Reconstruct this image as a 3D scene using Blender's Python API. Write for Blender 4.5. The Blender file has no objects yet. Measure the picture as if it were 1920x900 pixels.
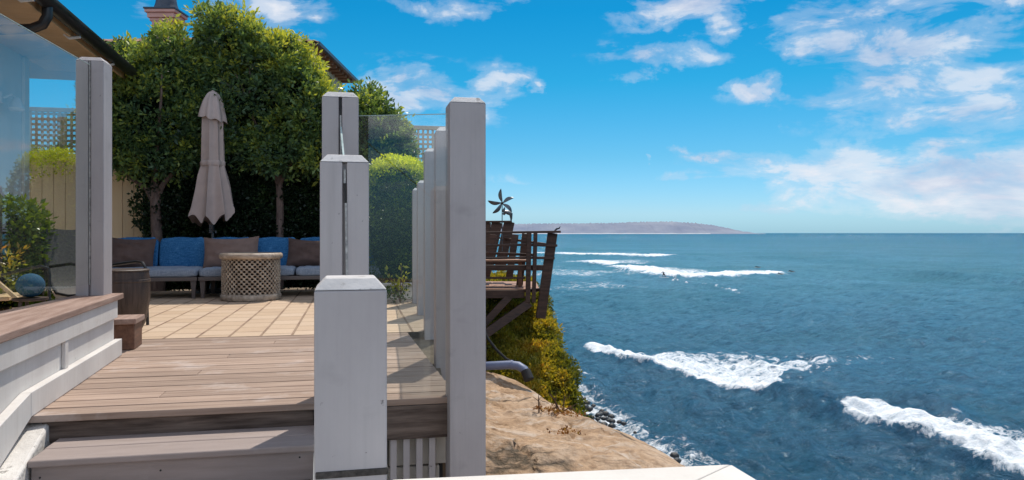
import bpy, bmesh, math, random
import numpy as np
from mathutils import Vector, Matrix, noise
R = math.radians
random.seed(7); RNG = np.random.default_rng(7)
C = bpy.context.scene.collection
F = 1400.0; HC = 0.8; HY = 437.0; CX = 960.0
SUN = Vector((0.14, 0.55, 1.0)).normalized()
SEA = -9.2

def at(px, py, Y):            # survey helper: a photo sighting at a known distance -> world point
    return Vector(((px-CX)/F*Y, Y, HC-(py-HY)/F*Y))
def on(px, py, z=0.0):        # the same on a level of known height
    Y = F*(HC-z)/(py-HY)
    return Vector(((px-CX)/F*Y, Y, z))
TH = R(12.0); CO, SI = math.cos(TH), math.sin(TH)
def W(u, v, z=0.0): return Vector((CO*u-SI*v, SI*u+CO*v, z))

# ------------------------------------------------------------------ node helpers
def newmat(name):
    m = bpy.data.materials.new(name); m.use_nodes = True
    nt = m.node_tree; nt.nodes.clear()
    o = nt.nodes.new('ShaderNodeOutputMaterial')
    return m, nt, o
def N(nt, t, **kw):
    n = nt.nodes.new(t)
    for k, v in kw.items():
        if k.startswith('i_'):
            n.inputs[k[2:].replace('_', ' ')].default_value = v
        else: setattr(n, k, v)
    return n
def ramp(nt, stops, fac=None, interp='LINEAR'):
    r = nt.nodes.new('ShaderNodeValToRGB'); e = r.color_ramp.elements
    r.color_ramp.interpolation = interp
    while len(e) < len(stops): e.new(0.5)
    for el, (p, c) in zip(e, stops):
        el.position = p
        el.color = (c, c, c, 1) if isinstance(c, (int, float)) else (*c, 1)
    if fac is not None: nt.links.new(fac, r.inputs[0])
    return r
def mth(nt, op, a, b=None, c=None, clamp=False):
    n = nt.nodes.new('ShaderNodeMath'); n.operation = op; n.use_clamp = clamp
    for i, x in enumerate((a, b, c)):
        if x is None: continue
        if isinstance(x, (int, float)): n.inputs[i].default_value = x
        else: nt.links.new(x, n.inputs[i])
    return n.outputs[0]
def mixc(nt, fac, a, b, blend='MIX'):
    n = nt.nodes.new('ShaderNodeMix'); n.data_type = 'RGBA'; n.blend_type = blend
    for s, x in ((n.inputs[0], fac), (n.inputs[6], a), (n.inputs[7], b)):
        if isinstance(x, (int, float)): s.default_value = x
        elif isinstance(x, tuple): s.default_value = (*x, 1) if len(x) == 3 else x
        else: nt.links.new(x, s)
    return n.outputs[2]
def coords(nt, scale=(1, 1, 1), rot=(0, 0, 0), kind='Object', loc=(0, 0, 0)):
    tc = nt.nodes.new('ShaderNodeTexCoord'); mp = nt.nodes.new('ShaderNodeMapping')
    mp.inputs['Scale'].default_value = scale; mp.inputs['Rotation'].default_value = rot; mp.inputs['Location'].default_value = loc
    nt.links.new(tc.outputs[kind], mp.inputs[0]); return mp.outputs[0]
def noi(nt, vec, scale=5, detail=6, rough=0.6, dist=0.0):
    n = nt.nodes.new('ShaderNodeTexNoise'); n.inputs['Scale'].default_value = scale
    n.inputs['Detail'].default_value = detail; n.inputs['Roughness'].default_value = rough
    n.inputs['Distortion'].default_value = dist
    nt.links.new(vec, n.inputs['Vector']); return n.outputs[0]

def surf(name, c1, c2, scale=6, stretch=(1, 1, 1), rough=0.6, bump=0.1, bscale=40, metal=0.0, spec=0.4,
         island=0.0, spots=None, sscale=8, spos=(0.60, 0.72), rot=(0, 0, 0), bstretch=None, detail=8, dist=0.005):
    m, nt, o = newmat(name)
    v = coords(nt, stretch, rot)
    n1 = noi(nt, v, scale, detail)
    col = ramp(nt, [(0.32, c1), (0.68, c2)], n1).outputs[0]
    if island:
        g = nt.nodes.new('ShaderNodeNewGeometry')
        k = mth(nt, 'MULTIPLY_ADD', g.outputs['Random Per Island'], 2*island, 1-island)
        hv = nt.nodes.new('ShaderNodeHueSaturation'); nt.links.new(k, hv.inputs['Value']); nt.links.new(col, hv.inputs['Color'])
        col = hv.outputs[0]
    if spots:
        n3 = noi(nt, coords(nt, (1, 1, 1), loc=(3.1, 1.7, 5.2)), sscale, 5, 0.65)
        f = ramp(nt, [(spos[0], 0.0), (spos[1], 1.0)], n3).outputs[0]
        col = mixc(nt, f, col, spots)
    b = nt.nodes.new('ShaderNodeBsdfPrincipled')
    nt.links.new(col, b.inputs['Base Color'])
    rr = ramp(nt, [(0.3, max(0, rough-0.1)), (0.7, min(1, rough+0.1))], n1).outputs[0]
    nt.links.new(rr, b.inputs['Roughness'])
    b.inputs['Metallic'].default_value = metal; b.inputs['Specular IOR Level'].default_value = spec
    if bump:
        n2 = noi(nt, coords(nt, bstretch or stretch, rot), bscale, 6, 0.65)
        bp = nt.nodes.new('ShaderNodeBump'); bp.inputs['Strength'].default_value = bump; bp.inputs['Distance'].default_value = dist
        nt.links.new(n2, bp.inputs['Height']); nt.links.new(bp.outputs[0], b.inputs['Normal'])
    nt.links.new(b.outputs[0], o.inputs[0]); return m

def leafmat(name, stops, trans=0.35, gloss=0.35):
    m, nt, o = newmat(name)
    a = N(nt, 'ShaderNodeAttribute', attribute_name='shade')
    g = nt.nodes.new('ShaderNodeNewGeometry')
    f = mth(nt, 'MULTIPLY_ADD', g.outputs['Random Per Island'], 0.30, mth(nt, 'SUBTRACT', a.outputs['Fac'], 0.15))
    col = ramp(nt, stops, f).outputs[0]
    b = nt.nodes.new('ShaderNodeBsdfPrincipled'); nt.links.new(col, b.inputs['Base Color'])
    b.inputs['Roughness'].default_value = gloss; b.inputs['Specular IOR Level'].default_value = 0.35
    t = nt.nodes.new('ShaderNodeBsdfTranslucent')
    tcol = mixc(nt, 1.0, col, (1.7, 1.5, 0.55), 'MULTIPLY'); nt.links.new(tcol, t.inputs[0])
    mx = nt.nodes.new('ShaderNodeMixShader'); mx.inputs[0].default_value = trans
    nt.links.new(b.outputs[0], mx.inputs[1]); nt.links.new(t.outputs[0], mx.inputs[2])
    nt.links.new(mx.outputs[0], o.inputs[0]); return m

M = {}
def painted(name, c1, c2, chip=(0.16, 0.145, 0.14), dirt=(0.29, 0.265, 0.26), amt=0.8):
    m, nt, o = newmat(name); v = coords(nt)
    oi = nt.nodes.new('ShaderNodeObjectInfo'); add = nt.nodes.new('ShaderNodeVectorMath'); add.operation = 'ADD'
    cb_ = nt.nodes.new('ShaderNodeCombineXYZ'); nt.links.new(mth(nt, 'MULTIPLY', oi.outputs['Random'], 37.0), cb_.inputs[0]); nt.links.new(mth(nt, 'MULTIPLY', oi.outputs['Random'], 11.0), cb_.inputs[2])
    nt.links.new(v, add.inputs[0]); nt.links.new(cb_.outputs[0], add.inputs[1]); v = add.outputs[0]
    def sc_(x, y, z):
        mp_ = nt.nodes.new('ShaderNodeMapping'); mp_.inputs['Scale'].default_value = (x, y, z); nt.links.new(v, mp_.inputs[0]); return mp_.outputs[0]
    br_ = noi(nt, sc_(90, 90, 2.0), 1.0, 5, 0.6); bl = noi(nt, sc_(1, 1, 0.5), 3.2, 7, 0.65); st = noi(nt, sc_(22, 22, 1.1), 1.0, 6, 0.6); ch = noi(nt, v, 26, 7, 0.7); sm = noi(nt, sc_(1, 1, 1.6), 7, 4, 0.5)
    col = ramp(nt, [(0.30, c1), (0.70, c2)], bl).outputs[0]
    col = mixc(nt, ramp(nt, [(0.40, 0.0), (0.75, 0.13)], br_).outputs[0], col, dirt)
    col = mixc(nt, ramp(nt, [(0.54, 0.0), (0.80, 0.55*amt)], st).outputs[0], col, dirt)
    col = mixc(nt, ramp(nt, [(0.62, 0.0), (0.78, 0.6*amt)], sm).outputs[0], col, dirt)
    col = mixc(nt, ramp(nt, [(0.675, 0.0), (0.70, 0.85)], ch).outputs[0], col, chip)
    p = nt.nodes.new('ShaderNodeBsdfPrincipled'); nt.links.new(col, p.inputs['Base Color']); p.inputs['Roughness'].default_value = 0.6; p.inputs['Specular IOR Level'].default_value = 0.25
    h = mth(nt, 'SUBTRACT', mth(nt, 'ADD', mth(nt, 'MULTIPLY', br_, 0.5), mth(nt, 'MULTIPLY', ch, 0.4)), ramp(nt, [(0.69, 0.0), (0.72, 0.6)], ch).outputs[0])
    bp = nt.nodes.new('ShaderNodeBump'); bp.inputs['Strength'].default_value = 0.35; bp.inputs['Distance'].default_value = 0.004
    nt.links.new(h, bp.inputs['Height']); nt.links.new(bp.outputs[0], p.inputs['Normal']); nt.links.new(p.outputs[0], o.inputs[0]); return m
M['paint'] = painted('weathered_white_paint', (0.385, 0.345, 0.345), (0.46, 0.42, 0.415))
M['paint_worn'] = surf('cracked_white_paint', (0.46, 0.44, 0.43), (0.62, 0.59, 0.575), 9, (1, 1, 1), 0.7, 0.5, 30, spots=(0.22, 0.20, 0.19), sscale=16, spos=(0.56, 0.66), spec=0.2)
M['white_wall'] = painted('white_wall_paint', (0.60, 0.565, 0.54), (0.72, 0.69, 0.66), (0.35, 0.32, 0.29), (0.44, 0.39, 0.34), 0.6)
M['white_ledge'] = painted('white_ledge_paint', (0.60, 0.56, 0.51), (0.70, 0.66, 0.61), (0.36, 0.33, 0.3), (0.50, 0.46, 0.41), 0.5)
M['rough_white'] = surf('rough_white_plaster', (0.60, 0.57, 0.54), (0.78, 0.75, 0.71), 7, (1, 1, 1), 0.8, 0.7, 35, spots=(0.30, 0.28, 0.26), sscale=20, spos=(0.60, 0.68), dist=0.01)
M['deck'] = surf('weathered_deck_boards', (0.255, 0.175, 0.132), (0.44, 0.325, 0.258), 2.6, (0.8, 14, 14), 0.7, 0.35, 14, island=0.16, bstretch=(0.8, 22, 22), spots=(0.55, 0.47, 0.43), sscale=2.5, spos=(0.55, 0.8), spec=0.25)
M['riser'] = surf('dark_weathered_timber', (0.065, 0.045, 0.036), (0.22, 0.165, 0.135), 3.0, (1.2, 14, 14), 0.75, 0.6, 16, bstretch=(1.5, 30, 30), island=0.1, spec=0.2)
M['cap_wood'] = surf('weathered_cap_board', (0.24, 0.15, 0.115), (0.42, 0.30, 0.25), 3, (9, 0.8, 9), 0.7, 0.4, 14, bstretch=(25, 1, 25), spec=0.2)
M['tread'] = surf('taupe_composite_tread', (0.29, 0.235, 0.215), (0.36, 0.295, 0.272), 6, (0.6, 6, 6), 0.65, 0.25, 40, bstretch=(1, 12, 12), island=0.06, spots=(0.40, 0.34, 0.32), sscale=6, spos=(0.6, 0.9), spec=0.25)
M['black_metal'] = surf('black_painted_metal', (0.012, 0.012, 0.014), (0.025, 0.025, 0.028), 8, rough=0.35, bump=0.03, spec=0.5)
M['seal'] = surf('grey_rubber_seal', (0.20, 0.195, 0.19), (0.50, 0.49, 0.475), 45, (1, 1, 1), 0.8, 0.4, 90)
M['dark_gap'] = surf('dark_rubber', (0.015, 0.015, 0.016), (0.035, 0.034, 0.034), 20, rough=0.8, bump=0.1)
M['gap_dark'] = surf('dark_foot_gap', (0.02, 0.017, 0.015), (0.10, 0.085, 0.075), 60, rough=0.9, bump=0.6)
M['cream_fence'] = surf('cream_fence_paint', (0.72, 0.53, 0.33), (0.82, 0.63, 0.41), 2.5, (1, 1, 0.3), 0.65, 0.1, 40, island=0.05)
M['grey_lattice'] = surf('weathered_lattice', (0.48, 0.41, 0.33), (0.62, 0.54, 0.44), 8, rough=0.8, bump=0.2)
M['teak_dark'] = surf('dark_red_timber', (0.036, 0.020, 0.015), (0.105, 0.058, 0.042), 4, (1, 8, 8), 0.6, 0.4, 20, island=0.18, spec=0.3)
M['teak_light'] = surf('sunlit_red_timber', (0.26, 0.13, 0.08), (0.40, 0.22, 0.14), 4, (1, 8, 8), 0.65, 0.3, 20, island=0.15)
M['red_wood'] = surf('reddish_timber_block', (0.10, 0.045, 0.028), (0.24, 0.125, 0.08), 4, (8, 1, 8), 0.6, 0.5, 20, bstretch=(20, 2, 20))
M['barrel'] = surf('dark_stained_wood', (0.030, 0.018, 0.014), (0.085, 0.055, 0.043), 5, (10, 10, 0.8), 0.45, 0.4, 20, bstretch=(30, 30, 1), spec=0.4)
M['drum'] = surf('carved_grey_brown_wood', (0.22, 0.17, 0.13), (0.54, 0.45, 0.36), 14, rough=0.55, bump=0.35, bscale=40)
M['drum_top'] = surf('pale_carved_wood', (0.28, 0.20, 0.14), (0.60, 0.49, 0.39), 5, (1, 5, 5), 0.5, 0.25, 30)
M['drum_core'] = surf('dark_hollow_wood', (0.012, 0.010, 0.008), (0.03, 0.024, 0.02), 14, rough=0.9, bump=0)
M['canvas'] = surf('taupe_canvas', (0.42, 0.335, 0.305), (0.50, 0.40, 0.365), 5, rough=0.9, bump=0.12, bscale=220, spec=0.1)
M['bark'] = surf('brown_bark', (0.10, 0.065, 0.055), (0.26, 0.185, 0.16), 10, (3, 3, 0.8), 0.9, 0.9, 18, bstretch=(4, 4, 1), dist=0.02)
M['sofa_frame'] = surf('taupe_powder_coat', (0.11, 0.09, 0.085), (0.14, 0.115, 0.108), 6, rough=0.5, bump=0.05)
M['sling'] = surf('charcoal_mesh_sling', (0.055, 0.050, 0.046), (0.12, 0.11, 0.10), 60, (1, 1, 1), 0.8, 0.3, 150)
M['pillow_mid'] = surf('mushroom_brown_fabric', (0.19, 0.125, 0.105), (0.26, 0.18, 0.152), 4, rough=0.95, bump=0.25, bscale=200, spec=0.1)
M['pillow_dark'] = surf('dark_brown_fabric', (0.085, 0.056, 0.050), (0.145, 0.10, 0.088), 4, rough=0.95, bump=0.25, bscale=200, spec=0.1)
M['blue_cushion'] = surf('teal_blue_fabric', (0.012, 0.075, 0.15), (0.025, 0.12, 0.21), 8, rough=0.9, bump=0.2, bscale=120)
M['stucco'] = surf('pale_grey_stucco', (0.62, 0.63, 0.65), (0.72, 0.73, 0.75), 2, rough=0.85, bump=0.25, bscale=70)
M['soffit'] = surf('honey_soffit_boards', (0.54, 0.37, 0.21), (0.66, 0.47, 0.28), 3, (1, 1, 1), 0.6, 0.1, 30)
M['pink_stucco'] = surf('dusty_pink_stucco', (0.50, 0.28, 0.24), (0.60, 0.36, 0.31), 3, rough=0.9, bump=0.2)
M['tile'] = surf('aged_clay_tile', (0.16, 0.075, 0.055), (0.34, 0.19, 0.14), 6, rough=0.8, bump=0.3, island=0.3)
M['slate_metal'] = surf('dark_blue_grey_metal', (0.03, 0.04, 0.06), (0.05, 0.065, 0.09), 4, rough=0.4, bump=0.03)
M['pvc'] = surf('grey_blue_pipe', (0.11, 0.14, 0.24), (0.16, 0.195, 0.31), 5, rough=0.45, bump=0.1)
M['wetsuit'] = surf('black_neoprene', (0.012, 0.013, 0.016), (0.02, 0.022, 0.026), 8, rough=0.5, bump=0)
M['skin'] = surf('skin_tone', (0.40, 0.24, 0.17), (0.45, 0.28, 0.20), 8, rough=0.5, bump=0)
M['board'] = surf('off_white_board', (0.6, 0.6, 0.56), (0.7, 0.7, 0.66), 5, rough=0.3, bump=0)
M['stone'] = surf('wet_black_stone', (0.012, 0.013, 0.015), (0.05, 0.05, 0.05), 3, rough=0.35, bump=0.5, bscale=6, dist=0.05)
M['steel'] = surf('brushed_dark_steel', (0.05, 0.06, 0.07), (0.16, 0.18, 0.20), 8, rough=0.4, bump=0.05, metal=0.6)
M['chrome'] = surf('dark_chrome_tube', (0.08, 0.08, 0.085), (0.14, 0.14, 0.15), 6, rough=0.25, bump=0.0, metal=0.7)
M['block'] = surf('whitewashed_block', (0.52, 0.48, 0.42), (0.66, 0.62, 0.55), 6, rough=0.9, bump=0.6, bscale=30)
M['soil'] = surf('dry_soil', (0.10, 0.075, 0.05), (0.20, 0.15, 0.10), 3, rough=0.95, bump=0.6, bscale=12, dist=0.03)
M['twig'] = surf('dry_twig', (0.05, 0.028, 0.018), (0.13, 0.07, 0.045), 10, rough=0.9, bump=0.2)

def fabric(name, c1, c2, c3):
    m, nt, o = newmat(name)
    a = noi(nt, coords(nt, (12, 160, 160)), 1.2, 3); b_ = noi(nt, coords(nt, (160, 160, 12)), 1.2, 3)
    big = noi(nt, coords(nt), 3, 4)
    s = mth(nt, 'MULTIPLY_ADD', mth(nt, 'ADD', a, b_), 0.42, mth(nt, 'MULTIPLY', big, 0.16))
    col = ramp(nt, [(0.36, c1), (0.50, c2), (0.64, c3)], s).outputs[0]
    p = nt.nodes.new('ShaderNodeBsdfPrincipled'); nt.links.new(col, p.inputs['Base Color'])
    p.inputs['Roughness'].default_value = 0.95; p.inputs['Specular IOR Level'].default_value = 0.1
    bp = nt.nodes.new('ShaderNodeBump'); bp.inputs['Strength'].default_value = 0.3; bp.inputs['Distance'].default_value = 0.003
    nt.links.new(s, bp.inputs['Height']); nt.links.new(bp.outputs[0], p.inputs['Normal'])
    nt.links.new(p.outputs[0], o.inputs[0]); return m
M['blue_weave'] = fabric('blue_woven_fabric', (0.013, 0.070, 0.17), (0.033, 0.145, 0.33), (0.11, 0.285, 0.50))
M['grey_weave'] = fabric('grey_blue_woven_fabric', (0.14, 0.18, 0.25), (0.26, 0.31, 0.39), (0.40, 0.45, 0.52))

def glassmat(name, tint=(0.90, 0.95, 0.93), haze=0.03, graze=0.93, base=0.05):
    m, nt, o = newmat(name)
    t = N(nt, 'ShaderNodeBsdfTransparent'); t.inputs[0].default_value = (*tint, 1)
    g = N(nt, 'ShaderNodeBsdfGlossy'); g.inputs['Roughness'].default_value = 0.015; g.inputs[0].default_value = (1, 1, 1, 1)
    ge = N(nt, 'ShaderNodeNewGeometry'); vd = N(nt, 'ShaderNodeVectorMath', operation='DOT_PRODUCT')
    nt.links.new(ge.outputs['Normal'], vd.inputs[0]); nt.links.new(ge.outputs['Incoming'], vd.inputs[1])
    cs = mth(nt, 'SUBTRACT', 1.0, mth(nt, 'ABSOLUTE', vd.outputs['Value']), clamp=True)
    fr = N(nt, 'ShaderNodeMath', operation='MULTIPLY_ADD'); nt.links.new(mth(nt, 'POWER', cs, 5.0), fr.inputs[0]); fr.inputs[1].default_value = graze; fr.inputs[2].default_value = base
    mx = N(nt, 'ShaderNodeMixShader'); nt.links.new(mth(nt, 'MULTIPLY', fr.outputs[0], 1.25, clamp=True), mx.inputs[0])
    nt.links.new(t.outputs[0], mx.inputs[1]); nt.links.new(g.outputs[0], mx.inputs[2])
    d = N(nt, 'ShaderNodeBsdfDiffuse'); d.inputs[0].default_value = (0.75, 0.78, 0.80, 1)
    tr = N(nt, 'ShaderNodeBsdfTranslucent'); tr.inputs[0].default_value = (0.75, 0.78, 0.80, 1)
    ad = N(nt, 'ShaderNodeMixShader'); ad.inputs[0].default_value = 0.5
    nt.links.new(d.outputs[0], ad.inputs[1]); nt.links.new(tr.outputs[0], ad.inputs[2])
    dn = noi(nt, coords(nt, (1, 1, 0.25)), 7, 9, 0.75); sp = noi(nt, coords(nt), 140, 2)
    f = mth(nt, 'MULTIPLY', ramp(nt, [(0.35, 0.25), (0.75, 1.0)], dn).outputs[0], haze)
    f2 = mth(nt, 'MULTIPLY', ramp(nt, [(0.70, 0.0), (0.74, 1.0)], sp).outputs[0], haze*2.5)
    m2 = N(nt, 'ShaderNodeMixShader'); nt.links.new(mth(nt, 'ADD', f, f2, clamp=True), m2.inputs[0])
    nt.links.new(mx.outputs[0], m2.inputs[1]); nt.links.new(ad.outputs[0], m2.inputs[2])
    nt.links.new(m2.outputs[0], o.inputs[0]); return m
M['glass'] = glassmat('clear_glass', haze=0.006, base=0.05, tint=(0.95, 0.98, 0.96))
M['glass_left'] = glassmat('dusty_glass', haze=0.045, graze=1.7)
M['glass_edge'] = surf('green_glass_edge', (0.35, 0.45, 0.43), (0.5, 0.6, 0.58), 10, rough=0.2, bump=0)

# ------------------------------------------------------------------ mesh builder
class MB:
    def __init__(s): s.v = []; s.f = []; s.m = []
    def add(s, vs, fs, mi=0, T=None):
        o = len(s.v)
        s.v += [tuple(T @ Vector(p)) if T is not None else tuple(p) for p in vs]
        s.f += [tuple(i+o for i in f) for f in fs]; s.m += [mi]*len(fs); return s
    def box(s, x0, x1, y0, y1, z0, z1, mi=0, T=None):
        vs = [(x, y, z) for z in (z0, z1) for y in (y0, y1) for x in (x0, x1)]
        return s.add(vs, [(0, 2, 3, 1), (4, 5, 7, 6), (0, 1, 5, 4), (2, 6, 7, 3), (0, 4, 6, 2), (1, 3, 7, 5)], mi, T)
    def beam(s, p, q, w, h, up=(0, 0, 1), mi=0):
        p, q = Vector(p), Vector(q); d = (q-p); L = d.length; d.normalize()
        x = d.cross(Vector(up)); x = x.normalized() if x.length > 1e-4 else Vector((1, 0, 0)); y = x.cross(d)
        T = Matrix(((x.x, d.x, y.x, p.x), (x.y, d.y, y.y, p.y), (x.z, d.z, y.z, p.z), (0, 0, 0, 1)))
        return s.box(-w/2, w/2, 0, L, -h/2, h/2, mi, T)
    def prism(s, poly, z0, z1, mi=0, T=None):
        n = len(poly)
        vs = [(x, y, z0) for x, y in poly]+[(x, y, z1) for x, y in poly]
        fs = [tuple(range(n-1, -1, -1)), tuple(range(n, 2*n))]+[(i, (i+1) % n, n+(i+1) % n, n+i) for i in range(n)]
        return s.add(vs, fs, mi, T)
    def solid(s, bottom, top, mi=0):      # two loops of 3-D points
        n = len(bottom)
        fs = [tuple(range(n-1, -1, -1)), tuple(range(n, 2*n))]+[(i, (i+1) % n, n+(i+1) % n, n+i) for i in range(n)]
        return s.add(list(bottom)+list(top), fs, mi)
    def tube(s, pts, r, n=8, mi=0):
        pts = [Vector(p) for p in pts]; rs = r if isinstance(r, (list, tuple)) else [r]*len(pts)
        vs = []; px = None
        for i, p in enumerate(pts):
            d = (pts[min(i+1, len(pts)-1)]-pts[max(i-1, 0)]).normalized()
            a = px - d*px.dot(d) if px is not None else d.orthogonal()
            a.normalize(); px = a; b = d.cross(a)
            vs += [tuple(p+(a*math.cos(2*math.pi*k/n)+b*math.sin(2*math.pi*k/n))*rs[i]) for k in range(n)]
        fs = [(i*n+k, i*n+(k+1) % n, (i+1)*n+(k+1) % n, (i+1)*n+k) for i in range(len(pts)-1) for k in range(n)]
        fs += [tuple(range(n-1, -1, -1)), tuple(range((len(pts)-1)*n, len(pts)*n))]
        return s.add(vs, fs, mi)
    def lathe(s, prof, n=32, c=(0, 0, 0), mi=0, fn=None):
        vs = []
        for j, (r, z) in enumerate(prof):
            for k in range(n):
                a = 2*math.pi*k/n; rr = r*(fn(a, z, j) if fn else 1)
                vs.append((c[0]+rr*math.cos(a), c[1]+rr*math.sin(a), c[2]+z))
        fs = [(i*n+k, i*n+(k+1) % n, (i+1)*n+(k+1) % n, (i+1)*n+k) for i in range(len(prof)-1) for k in range(n)]
        fs += [tuple(range(n-1, -1, -1)), tuple(range((len(prof)-1)*n, len(prof)*n))]
        return s.add(vs, fs, mi)
    def ball(s, c, r, n=8, m=6, mi=0, sc=(1, 1, 1)):
        vs = [(c[0], c[1], c[2]-r*sc[2])]
        for j in range(1, m):
            t = math.pi*j/m
            for k in range(n):
                a = 2*math.pi*k/n
                vs.append((c[0]+r*sc[0]*math.sin(t)*math.cos(a), c[1]+r*sc[1]*math.sin(t)*math.sin(a), c[2]-r*sc[2]*math.cos(t)))
        vs.append((c[0], c[1], c[2]+r*sc[2])); L = len(vs)-1
        fs = [(0, 1+(k+1) % n, 1+k) for k in range(n)]
        fs += [(1+j*n+k, 1+j*n+(k+1) % n, 1+(j+1)*n+(k+1) % n, 1+(j+1)*n+k) for j in range(m-2) for k in range(n)]
        fs += [(L, 1+(m-2)*n+k, 1+(m-2)*n+(k+1) % n) for k in range(n)]
        return s.add(vs, fs, mi)
    def build(s, name, mats, parent=None, smooth=False, bevel=0.0, seg=2, sharp=40):
        me = bpy.data.meshes.new(name); me.from_pydata(s.v, [], s.f)
        mats = mats if isinstance(mats, (list, tuple)) else [mats]
        for m in mats: me.materials.append(M[m] if isinstance(m, str) else m)
        me.polygons.foreach_set('material_index', s.m)
        if smooth:
            me.polygons.foreach_set('use_smooth', [True]*len(s.f))
            me.set_sharp_from_angle(angle=R(sharp))
        me.update()
        o = bpy.data.objects.new(name, me); C.objects.link(o)
        if parent is not None: o.parent = parent
        if bevel:
            b = o.modifiers.new('bevel', 'BEVEL'); b.width = bevel; b.segments = seg; b.limit_method = 'ANGLE'; b.angle_limit = R(35)
        return o

def tag(o, label=None, cat=None, group=None, kind=None):
    for k, v in (('label', label), ('category', cat), ('group', group), ('kind', kind)):
        if v: o[k] = v
    return o
def thing(name, loc, rz, label, cat, group=None):
    o = bpy.data.objects.new(name, None); C.objects.link(o); o.empty_display_size = 0.1
    o.location = loc; o.rotation_euler = (0, 0, rz); return tag(o, label, cat, group)
def copy_tree(o, parent=None):
    c = o.copy(); C.objects.link(c)
    if parent is not None: c.parent = parent
    for ch in list(o.children): copy_tree(ch, c)
    return c

# ------------------------------------------------------------------ foliage
def unit(a): return a/np.maximum(np.linalg.norm(a, axis=1, keepdims=True), 1e-9)
def leaf_arrays(c, ax, L, wr, shade):
    n = len(c); ax = unit(ax); rnd = unit(RNG.normal(size=(n, 3)))
    side = unit(np.cross(ax, rnd)); nor = np.cross(ax, side)
    L = L[:, None]; v = np.empty((n, 4, 3))
    v[:, 0] = c; v[:, 1] = c+ax*L*0.5-side*L*wr*0.5+nor*L*0.06; v[:, 2] = c+ax*L; v[:, 3] = c+ax*L*0.5+side*L*wr*0.5+nor*L*0.06
    return v, np.repeat(shade, 4)
def sprig_leaves(P, D, k, length, L, wr, shade, spread=0.9):
    n = len(P); t = RNG.random((n, k)); jit = RNG.normal(size=(n, k, 3))
    D = unit(D)
    c = P[:, None]+D[:, None]*(t[..., None]*length)+jit*L*0.25
    ax = D[:, None]*0.55+jit*spread*0.6
    s = np.repeat(shade[:, None], k, 1)+0.12*(t-0.5)
    return leaf_arrays(c.reshape(-1, 3), ax.reshape(-1, 3), L*(0.5+0.95*RNG.random(n*k)), wr, s.reshape(-1))
def leaf_object(name, sets, mat, parent=None, core=None, core_mat=None):
    V = np.concatenate([a[0].reshape(-1, 3) for a in sets]); S = np.concatenate([a[1] for a in sets])
    n = len(V)//4; cv = []; cf = []
    if core: cv, cf = core.v, core.f
    nv = len(V)+len(cv)
    me = bpy.data.meshes.new(name); me.vertices.add(nv)
    me.vertices.foreach_set('co', np.concatenate([V.ravel(), np.array(cv, float).ravel()]) if cv else V.ravel())
    li = list(np.arange(len(V))); ls = list(np.arange(n)*4); lt = [4]*n
    for f in cf:
        ls.append(len(li)); lt.append(len(f)); li += [i+len(V) for i in f]
    me.loops.add(len(li)); me.loops.foreach_set('vertex_index', li)
    me.polygons.add(len(ls)); me.polygons.foreach_set('loop_start', ls); me.polygons.foreach_set('loop_total', lt)
    me.materials.append(M[mat] if isinstance(mat, str) else mat)
    if cf:
        me.materials.append(M[core_mat]); me.polygons.foreach_set('material_index', [0]*n+[1]*len(cf))
    a = me.attributes.new('shade', 'FLOAT', 'POINT')
    a.data.foreach_set('value', np.concatenate([S, np.full(len(cv), 0.2)]))
    me.update(calc_edges=True); me.validate()
    o = bpy.data.objects.new(name, me); C.objects.link(o)
    if parent is not None: o.parent = parent
    return o
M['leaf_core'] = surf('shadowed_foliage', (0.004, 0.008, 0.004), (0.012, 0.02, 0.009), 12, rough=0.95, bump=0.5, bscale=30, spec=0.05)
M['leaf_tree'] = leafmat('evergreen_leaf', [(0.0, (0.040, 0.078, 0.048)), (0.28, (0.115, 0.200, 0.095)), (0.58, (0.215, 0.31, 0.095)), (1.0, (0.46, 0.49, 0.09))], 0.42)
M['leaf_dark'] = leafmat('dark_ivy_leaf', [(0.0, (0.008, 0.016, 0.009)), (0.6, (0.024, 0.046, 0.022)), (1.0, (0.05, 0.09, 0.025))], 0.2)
M['leaf_hedge'] = leafmat('bright_hedge_leaf', [(0.0, (0.026, 0.050, 0.010)), (0.4, (0.07, 0.12, 0.014)), (0.70, (0.30, 0.40, 0.02)), (1.0, (0.58, 0.66, 0.05))], 0.42)
M['leaf_bush'] = leafmat('glossy_bush_leaf', [(0.0, (0.012, 0.03, 0.007)), (0.5, (0.04, 0.09, 0.014)), (1.0, (0.17, 0.24, 0.03))], 0.35, 0.25)
M['leaf_gold'] = leafmat('yellow_green_leaf', [(0.0, (0.10, 0.13, 0.015)), (0.6, (0.30, 0.33, 0.03)), (1.0, (0.45, 0.20, 0.03))], 0.4)
M['leaf_ice'] = leafmat('ice_plant_leaf', [(0.0, (0.030, 0.045, 0.012)), (0.35, (0.13, 0.145, 0.022)), (0.62, (0.31, 0.27, 0.035)), (0.85, (0.44, 0.31, 0.045)), (1.0, (0.34, 0.15, 0.03))], 0.45, 0.5)
M['leaf_rust'] = leafmat('rusty_succulent_leaf', [(0.0, (0.12, 0.05, 0.015)), (0.6, (0.32, 0.13, 0.025)), (1.0, (0.36, 0.22, 0.04))], 0.2, 0.5)

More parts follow.
